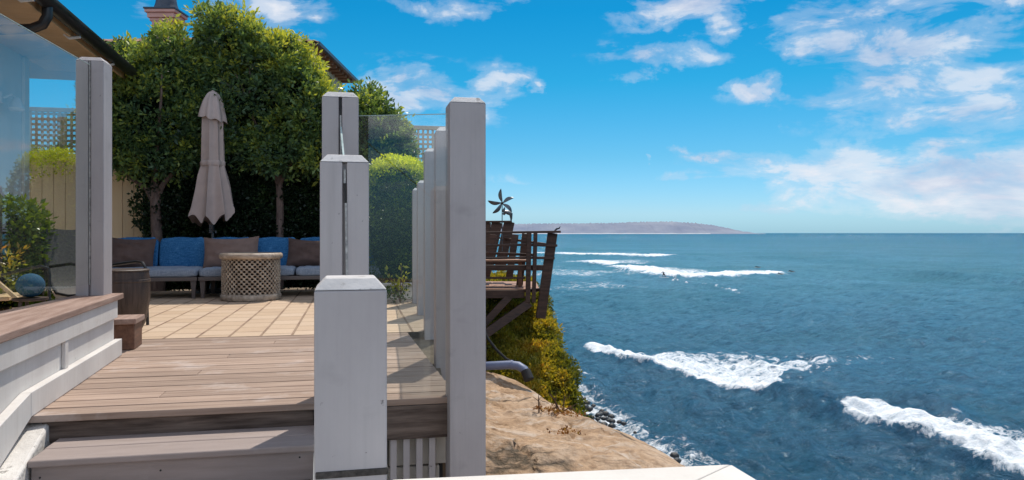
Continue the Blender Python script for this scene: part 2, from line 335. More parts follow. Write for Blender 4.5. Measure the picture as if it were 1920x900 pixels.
def crown(name, blobs, n, parent, mat='leaf_tree', leaf=0.062, k=13, slen=0.20, seed=1, core=0.62, base=0.32, wr=0.42, sunny=0.45, gap=0.0, clip=None):
    # blobs: (centre, radii) in the parent's coordinates
    blobs = [(np.array(c, float), np.array(r, float)) for c, r in blobs]
    w = np.array([(r[0]*r[1]*r[2])**0.67 for c, r in blobs]); w /= w.sum()
    sun = np.array(SUN); P = []; D = []; S = []
    for bi, (c, r) in enumerate(blobs):
        m = int(n*w[bi])
        d = unit(RNG.normal(size=(m, 3)))
        for j in range(m):
            dj = d[j]; q = c+dj*r
            nz = noise.noise(Vector(q*3.1)+Vector((seed*9.1, 0, 0))); nz2 = noise.noise(Vector(q*0.9)+Vector((0, seed*5.3, 0)))
            if nz < gap-0.36: continue
            rho = (0.70+0.34*random.random()**0.6)*(1+0.30*nz)*(1.16 if random.random() < .04 else 1)
            p = c+dj*r*rho
            if clip: p = clip(p)
            inside = 0
            for bj, (c2, r2) in enumerate(blobs):
                if bj != bi and (((p-c2)/r2)**2).sum() < 0.45: inside = 1
            if inside and random.random() < 0.75: continue
            nn = dj/r; nn /= np.linalg.norm(nn)
            P.append(p); D.append(nn*0.8+np.array((0, 0, 0.55))+RNG.normal(size=3)*0.35)
            S.append(base+sunny*max(0, float(nn@sun))*(0.4+0.6*rho)+0.28*nz+0.22*nz2+0.50*random.random()**2.2-0.06+(0.12 if rho > 1.0 else 0))  # leaf colour itself lightened toward the sun and on outer shoots
    for bi, (c, r) in enumerate(blobs):      # sparse leaves deep inside, coloured dark as if in crown shade
        for j in range(int(n*w[bi]*0.45)):
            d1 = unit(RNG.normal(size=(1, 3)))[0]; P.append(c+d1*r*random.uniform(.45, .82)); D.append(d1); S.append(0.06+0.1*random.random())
    P = np.array(P); D = np.array(D); S = np.clip(np.array(S), 0.02, 1)
    co = None
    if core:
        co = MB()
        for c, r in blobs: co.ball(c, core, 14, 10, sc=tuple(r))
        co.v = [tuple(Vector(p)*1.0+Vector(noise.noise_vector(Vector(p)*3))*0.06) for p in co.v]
    return leaf_object(name, [sprig_leaves(P, D, k, slen, leaf, wr, S)], mat, parent, co, 'leaf_core')

def carpet(P, Nn, shade, leaf, k=5, slen=0.06, wr=0.5, spread=1.0):
    return sprig_leaves(P, Nn, k, slen, leaf, wr, shade, spread)

# ------------------------------------------------------------------ camera, sun, sky
cam = bpy.data.objects.new('camera', bpy.data.cameras.new('camera')); C.objects.link(cam)
cam.location = (0, 0, HC); cam.rotation_euler = (R(90), 0, 0)
cam.data.sensor_width = 36; cam.data.lens = 36*F/1920; cam.data.shift_y = (HY-450)/1920
cam.data.clip_start = 0.05; cam.data.clip_end = 300000
bpy.context.scene.camera = cam
sl = bpy.data.lights.new('sun', 'SUN'); sl.energy = 4.1; sl.angle = R(0.53); sl.color = (1.0, 0.93, 0.82)
so = bpy.data.objects.new('sun', sl); C.objects.link(so)
so.rotation_euler = SUN.to_track_quat('Z', 'Y').to_euler()
sc = bpy.context.scene
sc.view_settings.view_transform = 'Standard'; sc.view_settings.look = 'None'; sc.view_settings.exposure = 0; sc.view_settings.gamma = 1
sc.cycles.max_bounces = 8; sc.cycles.transparent_max_bounces = 24; sc.cycles.sample_clamp_indirect = 6
sc.cycles.caustics_reflective = False; sc.cycles.caustics_refractive = False

wd = bpy.data.worlds.new('World'); sc.world = wd; wd.use_nodes = True
nt = wd.node_tree; nt.nodes.clear()
wo = nt.nodes.new('ShaderNodeOutputWorld'); bg = nt.nodes.new('ShaderNodeBackground'); nt.links.new(bg.outputs[0], wo.inputs[0])
sky = nt.nodes.new('ShaderNodeTexSky'); sky.sky_type = 'NISHITA'; sky.sun_disc = False
sky.sun_elevation = math.asin(SUN.z); sky.sun_rotation = math.atan2(SUN.x, SUN.y)
sky.air_density = 1.0; sky.dust_density = 0.3; sky.ozone_density = 3.0; sky.altitude = 10
tc = nt.nodes.new('ShaderNodeTexCoord'); sp = nt.nodes.new('ShaderNodeSeparateXYZ'); nt.links.new(tc.outputs['Generated'], sp.inputs[0])
X, Y, Z = sp.outputs
AZ = mth(nt, 'ARCTAN2', X, Y); EL = mth(nt, 'ARCSINE', Z)
tintr = ramp(nt, [(0.0, (0.46, 0.86, 1.42)), (0.0166, (0.57, 0.91, 1.34)), (0.0637, (0.32, 0.82, 1.08)), (0.127, (0.09, 0.80, 1.02)), (0.185, (0.03, 0.74, 1.0)), (0.286, (0.12, 0.75, 1.0)), (0.5, (0.9, 1.0, 1.0))],
             mth(nt, 'DIVIDE', EL, math.pi/2, clamp=True))
skyc = mixc(nt, 1.0, sky.outputs[0], tintr.outputs[0], 'MULTIPLY')
# clouds: soft banks placed by bearing and height above the horizon, broken up by fractal noise
BANKS = [  # photo bearing x, y, half-width, half-height, weight
 (1720, 80, 100, 36, 1.15), (1560, 62, 85, 32, 1.05), (1640, 15, 180, 32, .7), (1480, 20, 60, 26, .6), (1800, 120, 80, 30, .45),
 (1300, 18, 80, 26, 1.1), (1352, 45, 45, 20, 1.0), (1200, 96, 55, 15, .75), (1275, 108, 55, 15, .7), (1205, 138, 28, 13, .65),
 (1412, 165, 40, 16, 1.2), (1700, 170, 150, 34, .75), (1860, 190, 120, 66, .78), (1790, 150, 100, 34, .7), (1680, 210, 120, 26, .5), (1620, 150, 60, 24, .35),
 (1545, 322, 130, 28, 1.1), (1700, 340, 170, 42, 1.35), (1870, 350, 140, 56, 1.25), (1640, 302, 120, 22, 1.0), (1800, 385, 130, 26, 1.2), (1460, 345, 50, 10, .5), (1460, 394, 62, 14, .62), (1890, 300, 80, 22, .5),
 (968, 332, 46, 9, .5), (930, 150, 42, 22, .95), (905, 195, 46, 24, .9), (790, 165, 50, 30, .9), (712, 182, 46, 26, .9), (850, 180, 60, 26, .6), (1015, 168, 20, 9, .8),
 (520, 22, 55, 42, .95), (460, 10, 60, 30, .8), (830, 14, 60, 14, .65), (985, 10, 55, 13, .6), (1350, 285, 42, 6, .6), (1290, 330, 36, 8, .6), (1265, 278, 25, 5, .5), (1205, 303, 10, 4, .6),
 (240, 20, 60, 36, .55), (1460, 228, 14, 10, .4), (1910, 8, 30, 12, .7), (1740, 240, 150, 22, .3)]
wn = nt.nodes.new('ShaderNodeTexNoise'); wn.inputs['Scale'].default_value = 14; wn.inputs['Detail'].default_value = 7; wn.inputs['Roughness'].default_value = 0.6
nt.links.new(tc.outputs['Generated'], wn.inputs['Vector']); wsp = nt.nodes.new('ShaderNodeSeparateColor'); nt.links.new(wn.outputs['Color'], wsp.inputs[0])
AZ = mth(nt, 'ADD', AZ, mth(nt, 'MULTIPLY', mth(nt, 'SUBTRACT', wsp.outputs[0], 0.5), 0.16)); EL0 = EL
EL = mth(nt, 'ADD', EL, mth(nt, 'MULTIPLY', mth(nt, 'SUBTRACT', wsp.outputs[1], 0.5), 0.06))
total = None
for (px, py, rx, ry, w) in BANKS:
    dx = (px-CX)/F; az = math.atan(dx); el = math.atan((HY-py)/F*math.cos(az)); q = math.cos(az)
    a = mth(nt, 'DIVIDE', mth(nt, 'SUBTRACT', AZ, az), rx/F*q*q*1.5)
    b = mth(nt, 'DIVIDE', mth(nt, 'SUBTRACT', EL, el), ry/F*q*1.4)
    d2 = mth(nt, 'ADD', mth(nt, 'MULTIPLY', a, a), mth(nt, 'MULTIPLY', b, b))
    g = mth(nt, 'MULTIPLY', mth(nt, 'POWER', 2.718, mth(nt, 'MULTIPLY', d2, -0.9)), w)
    total = g if total is None else mth(nt, 'MAXIMUM', total, g)
mp = nt.nodes.new('ShaderNodeMapping'); mp.inputs['Scale'].default_value = (1, 1, 2.7); mp.inputs['Rotation'].default_value = (0, R(12), 0)
nt.links.new(tc.outputs['Generated'], mp.inputs[0])
n1 = noi(nt, mp.outputs[0], 11, 13, 0.60, 0.35); n2 = noi(nt, mp.outputs[0], 5.0, 8, 0.55, 0.2)
# dense cloud added overhead and behind the camera to fill the shade
fill_cloud = mth(nt, 'MULTIPLY', ramp(nt, [(0.36, 0.15), (0.54, 1.0)], noi(nt, mp.outputs[0], 2.6, 3, 0.5)).outputs[0],
           mth(nt, 'MAXIMUM', ramp(nt, [(0.40, 0.0), (0.60, 1.0)], EL0).outputs[0], mth(nt, 'MULTIPLY', ramp(nt, [(0.45, 1.0), (0.60, 0.0)], mth(nt, 'MULTIPLY_ADD', Y, 0.5, 0.6)).outputs[0], ramp(nt, [(0.02, 0.0), (0.12, 1.0)], EL0).outputs[0])))
total = mth(nt, 'MAXIMUM', total, fill_cloud)
dens = mth(nt, 'ADD', mth(nt, 'MULTIPLY', total, 0.62), mth(nt, 'MULTIPLY', mth(nt, 'SUBTRACT', n1, 0.5), 1.9))
mask = ramp(nt, [(0.16, 0.0), (0.40, 0.24), (0.64, 0.72), (0.92, 0.97)], dens)
mask.color_ramp.interpolation = 'EASE'
mk = mth(nt, 'MULTIPLY', mask.outputs[0], ramp(nt, [(0.05, 0.0), (0.20, 0.5), (0.45, 1.0)], total).outputs[0])
shade = ramp(nt, [(0.36, (4.6, 5.6, 7.6)), (0.56, (8.2, 8.5, 9.2))], mth(nt, 'ADD', n2, mth(nt, 'MULTIPLY', mth(nt, 'SUBTRACT', n1, 0.5), 0.35)))
back = mth(nt, 'MULTIPLY_ADD', ramp(nt, [(0.30, 1.0), (0.62, 0.0)], mth(nt, 'MULTIPLY_ADD', Y, 0.5, 0.5)).outputs[0], 1.25, 1.0)  # unseen clouds behind the camera made brighter to fill front-facing shade
bcol = nt.nodes.new('ShaderNodeVectorMath'); bcol.operation = 'SCALE'; nt.links.new(shade.outputs[0], bcol.inputs[0]); nt.links.new(back, bcol.inputs['Scale'])
fin = mixc(nt, mk, skyc, bcol.outputs[0])
nt.links.new(fin, bg.inputs[0]); bg.inputs[1].default_value = 0.10
SKYTINT = tintr

# ------------------------------------------------------------------ the sea
py = np.concatenate([437+np.geomspace(0.12, 6, 46), np.linspace(443.4, 640, 330), np.linspace(640.8, 960, 330), np.linspace(962, 1500, 60)])
Yr = F*(HC-SEA)/(py-HY)
pxs = np.concatenate([np.linspace(-2500, 860, 50), np.linspace(880, 1010, 60), np.linspace(1012, 1940, 430), np.linspace(1944, 2060, 20), np.linspace(2090, 5200, 45)])
NR, NC = len(Yr), len(pxs)
GY = np.repeat(Yr[:, None], NC, 1); GX = (pxs[None, :]-CX)/F*GY
dY = np.abs(np.gradient(Yr))[:, None]*1.0
H = np.zeros((NR, NC))
nsw = math.atan2(-0.33, -0.94)
for i in range(46):
    lam = 0.7*(1.115**i); ang = nsw+RNG.normal()*0.75; k = 2*math.pi/lam
    amp = 0.0115*lam**0.55*(0.6+0.8*RNG.random())*(2.1 if lam < 9 else 1.2)
    fade = np.clip((lam/np.maximum(dY, 0.05)-2.5)/2.0, 0, 1)
    ph = k*(GX*math.cos(ang)+GY*math.sin(ang))+RNG.random()*6.28
    s = np.sin(ph+0.6*np.sin(ph*0.37+i)); H += amp*fade*(s-0.25*(1-s*s))
foam = np.zeros((NR, NC)); HCR = np.zeros((NR, NC))
def lattice_noise(x, y, seed):
    xi = np.floor(x).astype(int); yi = np.floor(y).astype(int); fx = x-xi; fy = y-yi
    fx = fx*fx*(3-2*fx); fy = fy*fy*(3-2*fy)
    def h(a, b):
        v = np.sin(a*127.1+b*311.7+seed*74.7)*43758.5453; return v-np.floor(v)
    return (h(xi, yi)*(1-fx)+h(xi+1, yi)*fx)*(1-fy)+(h(xi, yi+1)*(1-fx)+h(xi+1, yi+1)*fx)*fy
def crest(pts, height, front, back, trail, strength=1.0, wig=0.0):
    """pts photo sightings of a breaking line; per point: crest height, trailing foam length (m)"""
    global H, foam, HCR
    Wp = [on(x, y, SEA) for x, y in pts]
    best = np.full((NR, NC), 1e9); ov = np.zeros((NR, NC)); sg = np.zeros((NR, NC)); tt = np.zeros((NR, NC)); hh = np.zeros((NR, NC)); end = np.zeros((NR, NC))
    wx = GX+wig*(lattice_noise(GX*0.35, GY*0.35, 3)-0.5)*2; wy = GY+wig*(lattice_noise(GX*0.35, GY*0.35, 8)-0.5)*2
    for i in range(len(Wp)-1):
        a, b = Wp[i], Wp[i+1]; dx, dy = b.x-a.x, b.y-a.y; L2 = dx*dx+dy*dy
        t = ((wx-a.x)*dx+(wy-a.y)*dy)/L2; tc_ = np.clip(t, 0, 1)
        ex = wx-(a.x+tc_*dx); ey = wy-(a.y+tc_*dy); d = np.hypot(ex, ey)
        side = np.sign(dx*(wy-a.y)-dy*(wx-a.x))       # + = far/offshore side
        m = d < best
        lo_ = -t if i == 0 else np.zeros_like(t); hi_ = (t-1) if i == len(Wp)-2 else np.zeros_like(t)
        ov = np.where(m, np.maximum(0, np.maximum(lo_, hi_))*math.sqrt(L2), ov)
        best = np.where(m, d, best); sg = np.where(m, side, sg)
        hh = np.where(m, height[i]*(1-tc_)+height[i+1]*tc_, hh); tt = np.where(m, trail[i]*(1-tc_)+trail[i+1]*tc_, tt)
    d = best*sg
    prof = np.where(d > 0, np.exp(-(d/back)**2), np.exp(-(d/front)**2))
    HCR = np.maximum(HCR, hh*prof)
    tt = tt*1.9
    fo = np.where(d > 0, np.clip(1.2-np.abs(d)/np.maximum(tt, 0.01), 0, 1)**0.85, np.clip(1-np.abs(d)/(front*0.9), 0, 1)**0.6)
    fo = np.where(tt > 0.05, np.maximum(fo*0.80, np.where(d > 0, np.exp(-(d/(0.8*back))**2), fo)), 0)*strength*np.clip(1-ov/(0.6+0.35*front+0.12*np.abs(d)), 0, 1)
    foam = np.maximum(foam, fo)
    # lumpy white water
    H += np.clip(fo*2-0.7, 0, 1)*((lattice_noise(GX*1.3, GY*1.3, 5)-0.5)*0.42+(lattice_noise(GX*3.4, GY*3.4, 9)-0.5)*0.22)*np.clip(hh, 0, 1)*np.sqrt(prof)
crest([(1112, 660), (1130, 667), (1165, 675), (1230, 690), (1300, 706), (1350, 718), (1400, 727), (1438, 730)], [.15, .4, .55, .6, .65, .65, .7, .75], 0.8, 2.4, [0.5, 2.2, 5, 8, 11, 12, 9, 0.8], 0.93, 0.6)
crest([(1438, 730), (1500, 748), (1550, 766), (1592, 782), (1640, 800)], [.75, 1.0, 1.15, 1.05, .4], 0.95, 2.4, [0, 0, 0, 0, 0])
crest([(1585, 776), (1600, 784), (1650, 800), (1700, 815), (1760, 836), (1820, 856), (1920, 888), (2060, 935)], [.6, .65, .65, .65, .6, .6, .6, .6], 0.75, 2.2, [0.4, 1.4, 2.2, 3.0, 4.5, 8, 12, 13], 1.0, 0.45)
crest([(1620, 742), (1700, 762), (1760, 780), (1830, 802)], [.2, .85, .9, .3], 1.1, 2.6, [0, 0, 0, 0])
crest([(1800, 800), (1860, 815), (1940, 840)], [.1, .2, .2], 1.0, 2, [2.0, 8, 9], 0.62, 0.8)
crest([(1150, 498), (1195, 511), (1245, 519), (1330, 518), (1400, 515), (1470, 512)], [.8, 1.1, 1.2, 1.0, .7, .4], 3.0, 10, [6, 22, 28, 18, 9, 3], 0.95, 1.5)
crest([(1075, 489), (1110, 492), (1152, 494)], [.5, .9, .9], 4, 10, [16, 18, 12], 0.9, 2)
crest([(1000, 478), (1070, 478), (1130, 480), (1205, 480), (1243, 482)], [.8, 1.2, 1.4, 1.5, 1.2], 6, 20, [36, 34, 30, 22, 2], 0.9, 3)
crest([(1020, 515), (1080, 512), (1160, 508)], [.0, .0, .0], 14, 14, [30, 28, 20], 0.52, 6)
crest([(1040, 530), (1110, 535), (1170, 532)], [.0, .0, .0], 10, 14, [12, 15, 10], 0.45, 6)
crest([(1530, 500), (1640, 507), (1760, 516), (1920, 529), (2150, 546)], [.3, 1.1, 1.5, 1.6, 1.5], 2.6, 8, [0, 0, 0, 0, 0])
crest([(1380, 480), (1560, 487), (1700, 492)], [.0, .8, .3], 6, 14, [0, 0, 0])
crest([(1490, 690), (1580, 670), (1680, 660)], [.0, .3, .1], 2, 3, [3, 3, 2], 0.30, 1)
crest([(1060, 655), (1110, 660), (1160, 668)], [.5, .5, .1], 1.3, 2.6, [0, 0, 0])
crest([(1060, 730), (1095, 752), (1150, 792), (1220, 838), (1290, 880), (1350, 915)], [.05]*6, 0.9, 1.5, [1.2, 1.5, 1.7, 1.6, 1.3, 1.1], 0.74, 0.9)
crest([(1085, 700), (1140, 745), (1230, 800), (1330, 860)], [.1]*4, 0.5, 0.8, [.7, .8, .9, .8], 0.34, 1.2)
far = np.clip((GY-600)/4000, 0, 1)
big = lattice_noise(GX*0.02, GY*0.012, 21)
foam = np.clip(foam+0.22*np.clip(big-0.35, 0, 1)*np.clip(1-GY/260, 0, 1), 0, 1)
H += HCR
co = np.stack([GX, GY, SEA+H], -1).reshape(-1, 3)
me = bpy.data.meshes.new('sea'); me.vertices.add(len(co)); me.vertices.foreach_set('co', co.ravel())
ii = np.arange(NR*NC).reshape(NR, NC)
q = np.stack([ii[:-1, :-1], ii[:-1, 1:], ii[1:, 1:], ii[1:, :-1]], -1).reshape(-1, 4)[:, ::-1]
me.loops.add(q.size); me.loops.foreach_set('vertex_index', q.ravel()); me.polygons.add(len(q))
me.polygons.foreach_set('loop_start', np.arange(len(q))*4); me.polygons.foreach_set('loop_total', np.full(len(q), 4))
me.polygons.foreach_set('use_smooth', np.ones(len(q), bool))
at_ = me.attributes.new('foam', 'FLOAT', 'POINT'); at_.data.foreach_set('value', foam.ravel())
me.update(calc_edges=True)
sea = bpy.data.objects.new('sea', me); C.objects.link(sea); sea['kind'] = 'structure'
m, nt, o = newmat('sea_water'); me.materials.append(m)
ob = coords(nt)
p = nt.nodes.new('ShaderNodeBsdfDiffuse')
dn = noi(nt, coords(nt, (0.012, 0.03, 0.1)), 1.0, 7, 0.6)
cd = nt.nodes.new('ShaderNodeVectorMath'); cd.operation = 'LENGTH'; nt.links.new(ob, cd.inputs[0])
dist = mth(nt, 'DIVIDE', mth(nt, 'LOGARITHM', cd.outputs['Value'], 10.0), 4.0)     # 30 m .37, 300 m .62, 3 km .87
wc = ramp(nt, [(0.36, (0.028, 0.125, 0.255)), (0.45, (0.085, 0.310, 0.500)), (0.58, (0.150, 0.455, 0.640)), (0.75, (0.036, 0.215, 0.360)), (0.95, (0.010, 0.110, 0.215))], dist).outputs[0]
rip = noi(nt, coords(nt, (0.55, 1.3, 1), (0, 0, R(14))), 1.0, 8, 0.72, 0.5)
wc = mixc(nt, ramp(nt, [(0.34, 0.55), (0.56, 0.0)], rip).outputs[0], wc, (0.014, 0.075, 0.150))  # dark ripple faces painted into the water colour
wc = mixc(nt, ramp(nt, [(0.40, 0.0), (0.68, 0.55)], dn).outputs[0], wc, (0.034, 0.20, 0.25))
nt.links.new(wc, p.inputs['Color']); b1 = noi(nt, coords(nt, (1, 1.0, 1), (0, 0, R(20))), 1.1, 9, 0.68, 0.3)
b2 = noi(nt, coords(nt, (0.22, 0.50, 1), (0, 0, R(14))), 1.0, 7, 0.7, 0.4)
bp = nt.nodes.new('ShaderNodeBump'); bp.inputs['Strength'].default_value = 1.0; bp.inputs['Distance'].default_value = 1.2
nt.links.new(b1, bp.inputs['Height'])
bp2 = nt.nodes.new('ShaderNodeBump'); bp2.inputs['Strength'].default_value = 0.9; bp2.inputs['Distance'].default_value = 2.6
nt.links.new(b2, bp2.inputs['Height']); nt.links.new(bp.outputs[0], bp2.inputs['Normal'])
nt.links.new(bp2.outputs[0], p.inputs['Normal'])
gl = N(nt, 'ShaderNodeBsdfGlossy'); gl.inputs['Roughness'].default_value = 0.13; nt.links.new(bp2.outputs[0], gl.inputs['Normal'])
lwt = N(nt, 'ShaderNodeLayerWeight'); lwt.inputs[0].default_value = 0.5; nt.links.new(bp2.outputs[0], lwt.inputs['Normal'])
wfac = mth(nt, 'MINIMUM', mth(nt, 'MULTIPLY_ADD', mth(nt, 'POWER', lwt.outputs['Facing'], 4.0), 0.95, 0.02), ramp(nt, [(0.45, 0.55), (0.62, 0.40), (0.85, 0.18)], dist).outputs[0])
wsh = N(nt, 'ShaderNodeMixShader'); nt.links.new(wfac, wsh.inputs[0]); nt.links.new(p.outputs[0], wsh.inputs[1]); nt.links.new(gl.outputs[0], wsh.inputs[2])
fa = N(nt, 'ShaderNodeAttribute', attribute_name='foam')
f1 = noi(nt, coords(nt, (1, 1, 1)), 0.9, 12, 0.72, 0.9); f2 = noi(nt, coords(nt, (1, 1, 1)), 4.0, 6, 0.7, 0.4)
ff = mth(nt, 'ADD', mth(nt, 'MULTIPLY', mth(nt, 'SUBTRACT', f1, 0.5), 2.1), mth(nt, 'MULTIPLY', mth(nt, 'SUBTRACT', f2, 0.5), 0.8))
fm = ramp(nt, [(0.44, 0.0), (0.66, 0.70), (0.92, 1.0)], mth(nt, 'ADD', fa.outputs['Fac'], ff)).outputs[0]
fm = mth(nt, 'MULTIPLY', fm, ramp(nt, [(0.05, 0.0), (0.25, 1.0)], fa.outputs['Fac']).outputs[0])
fd = nt.nodes.new('ShaderNodeBsdfPrincipled'); fd.inputs['Roughness'].default_value = 0.9; fd.inputs['Specular IOR Level'].default_value = 0.1
fcol = ramp(nt, [(0.3, (0.62, 0.70, 0.76)), (0.6, (0.86, 0.88, 0.90))], f2).outputs[0]; nt.links.new(fcol, fd.inputs['Base Color'])
bp3 = nt.nodes.new('ShaderNodeBump'); bp3.inputs['Strength'].default_value = 0.6; bp3.inputs['Distance'].default_value = 0.25
nt.links.new(f2, bp3.inputs['Height']); nt.links.new(bp3.outputs[0], fd.inputs['Normal'])
mx = nt.nodes.new('ShaderNodeMixShader'); nt.links.new(fm, mx.inputs[0]); nt.links.new(wsh.outputs[0], mx.inputs[1]); nt.links.new(fd.outputs[0], mx.inputs[2])
nt.links.new(mx.outputs[0], o.inputs[0])

# ------------------------------------------------------------------ headland across the bay
b = MB(); HD = 9000.0
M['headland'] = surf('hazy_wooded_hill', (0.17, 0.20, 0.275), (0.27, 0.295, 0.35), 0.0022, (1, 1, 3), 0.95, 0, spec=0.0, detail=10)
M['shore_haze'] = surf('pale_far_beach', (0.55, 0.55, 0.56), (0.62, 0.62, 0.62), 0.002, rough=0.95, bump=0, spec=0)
prof = [(560, 421), (700, 420), (850, 422), (905, 421), (960, 420), (1010, 419), (1080, 419), (1150, 418), (1210, 416), (1260, 415.5), (1300, 418), (1335, 422), (1365, 428), (1385, 434), (1400, 437.4)]
vs = []; xs = np.linspace(560, 1400, 420)
for x in xs:
    for i in range(len(prof)-1):
        if prof[i][0] <= x <= prof[i+1][0]:
            t = (x-prof[i][0])/(prof[i+1][0]-prof[i][0]); y = prof[i][1]*(1-t)+prof[i+1][1]*t
    amp = min(1.0, (437.4-y)/10)
    y -= amp*1.5*(1.2*noise.noise(Vector((x*0.35, 0, 0)))+1.0*noise.noise(Vector((x*0.9, 3, 0)))+(1.1 if noise.noise(Vector((x*0.21, 7, 0))) > .15 else 0)*abs(noise.noise(Vector((x*1.7, 5, 0)))))
    a = at(x, y, HD)
    vs += [(a.x, HD-700, SEA-1), (a.x, HD-650, SEA+5), (a.x, HD-300, SEA+(a.z-SEA)*0.62+20*noise.noise(Vector((x*.1, 1, 0)))), (a.x, HD, max(a.z, SEA)), (a.x, HD+600, SEA-1)]
fs = [(i*5+j, (i+1)*5+j, (i+1)*5+j+1, i*5+j+1) for i in range(len(xs)-1) for j in range(4)]
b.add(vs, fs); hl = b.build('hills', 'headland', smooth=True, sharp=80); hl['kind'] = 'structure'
b = MB()
for i in range(120):
    x = 900+i*3.6; a = at(x, 437, HD-720)
    h = 8+6*noise.noise(Vector((x*.06, 2, 0)))
    b.add([(a.x, HD-720, SEA), (a.x+24, HD-720, SEA), (a.x+24, HD-705, SEA+h), (a.x, HD-705, SEA+h)], [(0, 1, 2, 3)])
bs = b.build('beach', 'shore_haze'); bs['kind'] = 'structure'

# ------------------------------------------------------------------ cliff: bare sandstone shelf, then a planted bank behind it
m, nt, o = newmat('sandstone_cliff'); M['rock'] = m
v = coords(nt); lay = coords(nt, (1, 1.6, 3.0), (0, 0, R(-25)))
n1 = noi(nt, v, 1.3, 9, 0.62, 0.4); n2 = noi(nt, v, 14, 8, 0.7); n3 = noi(nt, lay, 2.6, 9, 0.68, 0.9)
col = ramp(nt, [(0.30, (0.31, 0.195, 0.115)), (0.47, (0.50, 0.335, 0.21)), (0.64, (0.60, 0.445, 0.32))], n1).outputs[0]
col = mixc(nt, ramp(nt, [(0.44, 0.0), (0.66, 0.80)], n2).outputs[0], col, (0.27, 0.175, 0.11))
col = mixc(nt, ramp(nt, [(0.52, 0.0), (0.66, 0.85)], n3).outputs[0], col, (0.60, 0.50, 0.41))
vor = nt.nodes.new('ShaderNodeTexVoronoi'); vor.feature = 'DISTANCE_TO_EDGE'; vor.inputs['Scale'].default_value = 0.55
wv = nt.nodes.new('ShaderNodeVectorMath'); wv.operation = 'ADD'
nx = nt.nodes.new('ShaderNodeTexNoise'); nx.inputs['Scale'].default_value = 1.6; nx.inputs['Detail'].default_value = 8; nt.links.new(v, nx.inputs['Vector'])
nt.links.new(coords(nt, (0.45, 1, 1), (0, 0, R(12))), wv.inputs[0]); nt.links.new(nx.outputs['Color'], wv.inputs[1]); nt.links.new(wv.outputs[0], vor.inputs['Vector'])
crk = ramp(nt, [(0.0, 1.0), (0.022, 0.35), (0.05, 0.0)], vor.outputs['Distance']).outputs[0]
crk = mth(nt, 'MULTIPLY', crk, ramp(nt, [(0.36, 0.0), (0.46, 1.0)], noi(nt, v, 0.8, 3)).outputs[0])
col = mixc(nt, mth(nt, 'MULTIPLY', crk, 0.9), col, (0.07, 0.06, 0.045))
p = nt.nodes.new('ShaderNodeBsdfPrincipled'); nt.links.new(col, p.inputs['Base Color']); p.inputs['Roughness'].default_value = 0.92; p.inputs['Specular IOR Level'].default_value = 0.15
hgt = mth(nt, 'SUBTRACT', mth(nt, 'ADD', mth(nt, 'MULTIPLY', n3, 0.6), mth(nt, 'MULTIPLY', n2, 0.30)), mth(nt, 'MULTIPLY', crk, 0.5))
bp = nt.nodes.new('ShaderNodeBump'); bp.inputs['Strength'].default_value = 0.9; bp.inputs['Distance'].default_value = 0.11
nt.links.new(hgt, bp.inputs['Height']); nt.links.new(bp.outputs[0], p.inputs['Normal']); nt.links.new(p.outputs[0], o.inputs[0])

def lerp_table(tab, y):
    if y <= tab[0][0]: return tab[0][1:]
    for a, c in zip(tab, tab[1:]):
        if a[0] <= y <= c[0]:
            t = (y-a[0])/(c[0]-a[0]); return tuple(a[i]*(1-t)+c[i]*t for i in range(1, len(a)))
    return tab[-1][1:]
EDGE = [(y_, *(at(x_, py_, y_).x, at(x_, py_, y_).z)) for x_, py_, y_ in
        [(1300, 886, 5.7), (1280, 872, 6.0), (1240, 846, 6.5), (1180, 815, 7.3), (1100, 785, 8.3), (1045, 765, 9.0), (1003, 735, 9.5), (965, 712, 9.8), (908, 700, 10.0)]]
EDGE = [(1.0, 2.3, -1.35), (3.5, 1.9, -1.15)]+EDGE+[(10.6, -0.6, -1.35), (12, -0.6, -1.4)]
rows = np.linspace(1.0, 12, 300); prof_x = list(np.linspace(-3.0, -0.02, 150)); vs = []
drop = [(0.0, 0.0), (0.05, -0.05), (0.12, -0.18), (0.20, -0.42), (0.32, -0.9), (0.5, -1.8), (0.75, -3.2), (1.0, -5), (1.3, -7), (1.8, -10.2)]
for y in rows:
    ex, ez = lerp_table(EDGE, y)
    for j, dx in enumerate(prof_x):
        x = ex+dx; t = -dx
        z = ez+0.22*(1-math.exp(-t*1.5))+0.05*t
        nz = 0.10*noise.fractal(Vector((x*0.9, y*0.7, 0)), 0.8, 2, 6)+0.030*noise.fractal(Vector((x*3.2, y*5.5, 2)), 0.8, 2, 6)
        ck = abs(noise.noise(Vector((x*.9+.5*noise.noise(Vector((x*2, y*2, 8))), y*1.5+x*.6, 11)))); nz -= 0.05*max(0, 1-ck/0.035)*min(1, t*3)
        # stepped strata
        z += nz*(min(1, t*2))+0.03*math.sin((y*1.1+x*2.3+noise.noise(Vector((x, y, 4)))*2)*2.2)*min(1, t)
        vs.append((x, y, min(z, -0.32)))
    for dx, dz in drop:
        k = dx+0.02
        vs.append((ex+dx+0.12*noise.noise(Vector((y*1.2, dz, 1)))*min(1, k*3), y, ez+dz+0.02*noise.noise(Vector((y*5, dx*5, 2)))))
nc = len(prof_x)+len(drop)
b = MB(); b.add(vs, [(i*nc+j, i*nc+j+1, (i+1)*nc+j+1, (i+1)*nc+j) for i in range(len(rows)-1) for j in range(nc-1)])
rk = b.build('cliff', 'rock', smooth=True, sharp=70); rk['kind'] = 'structure'

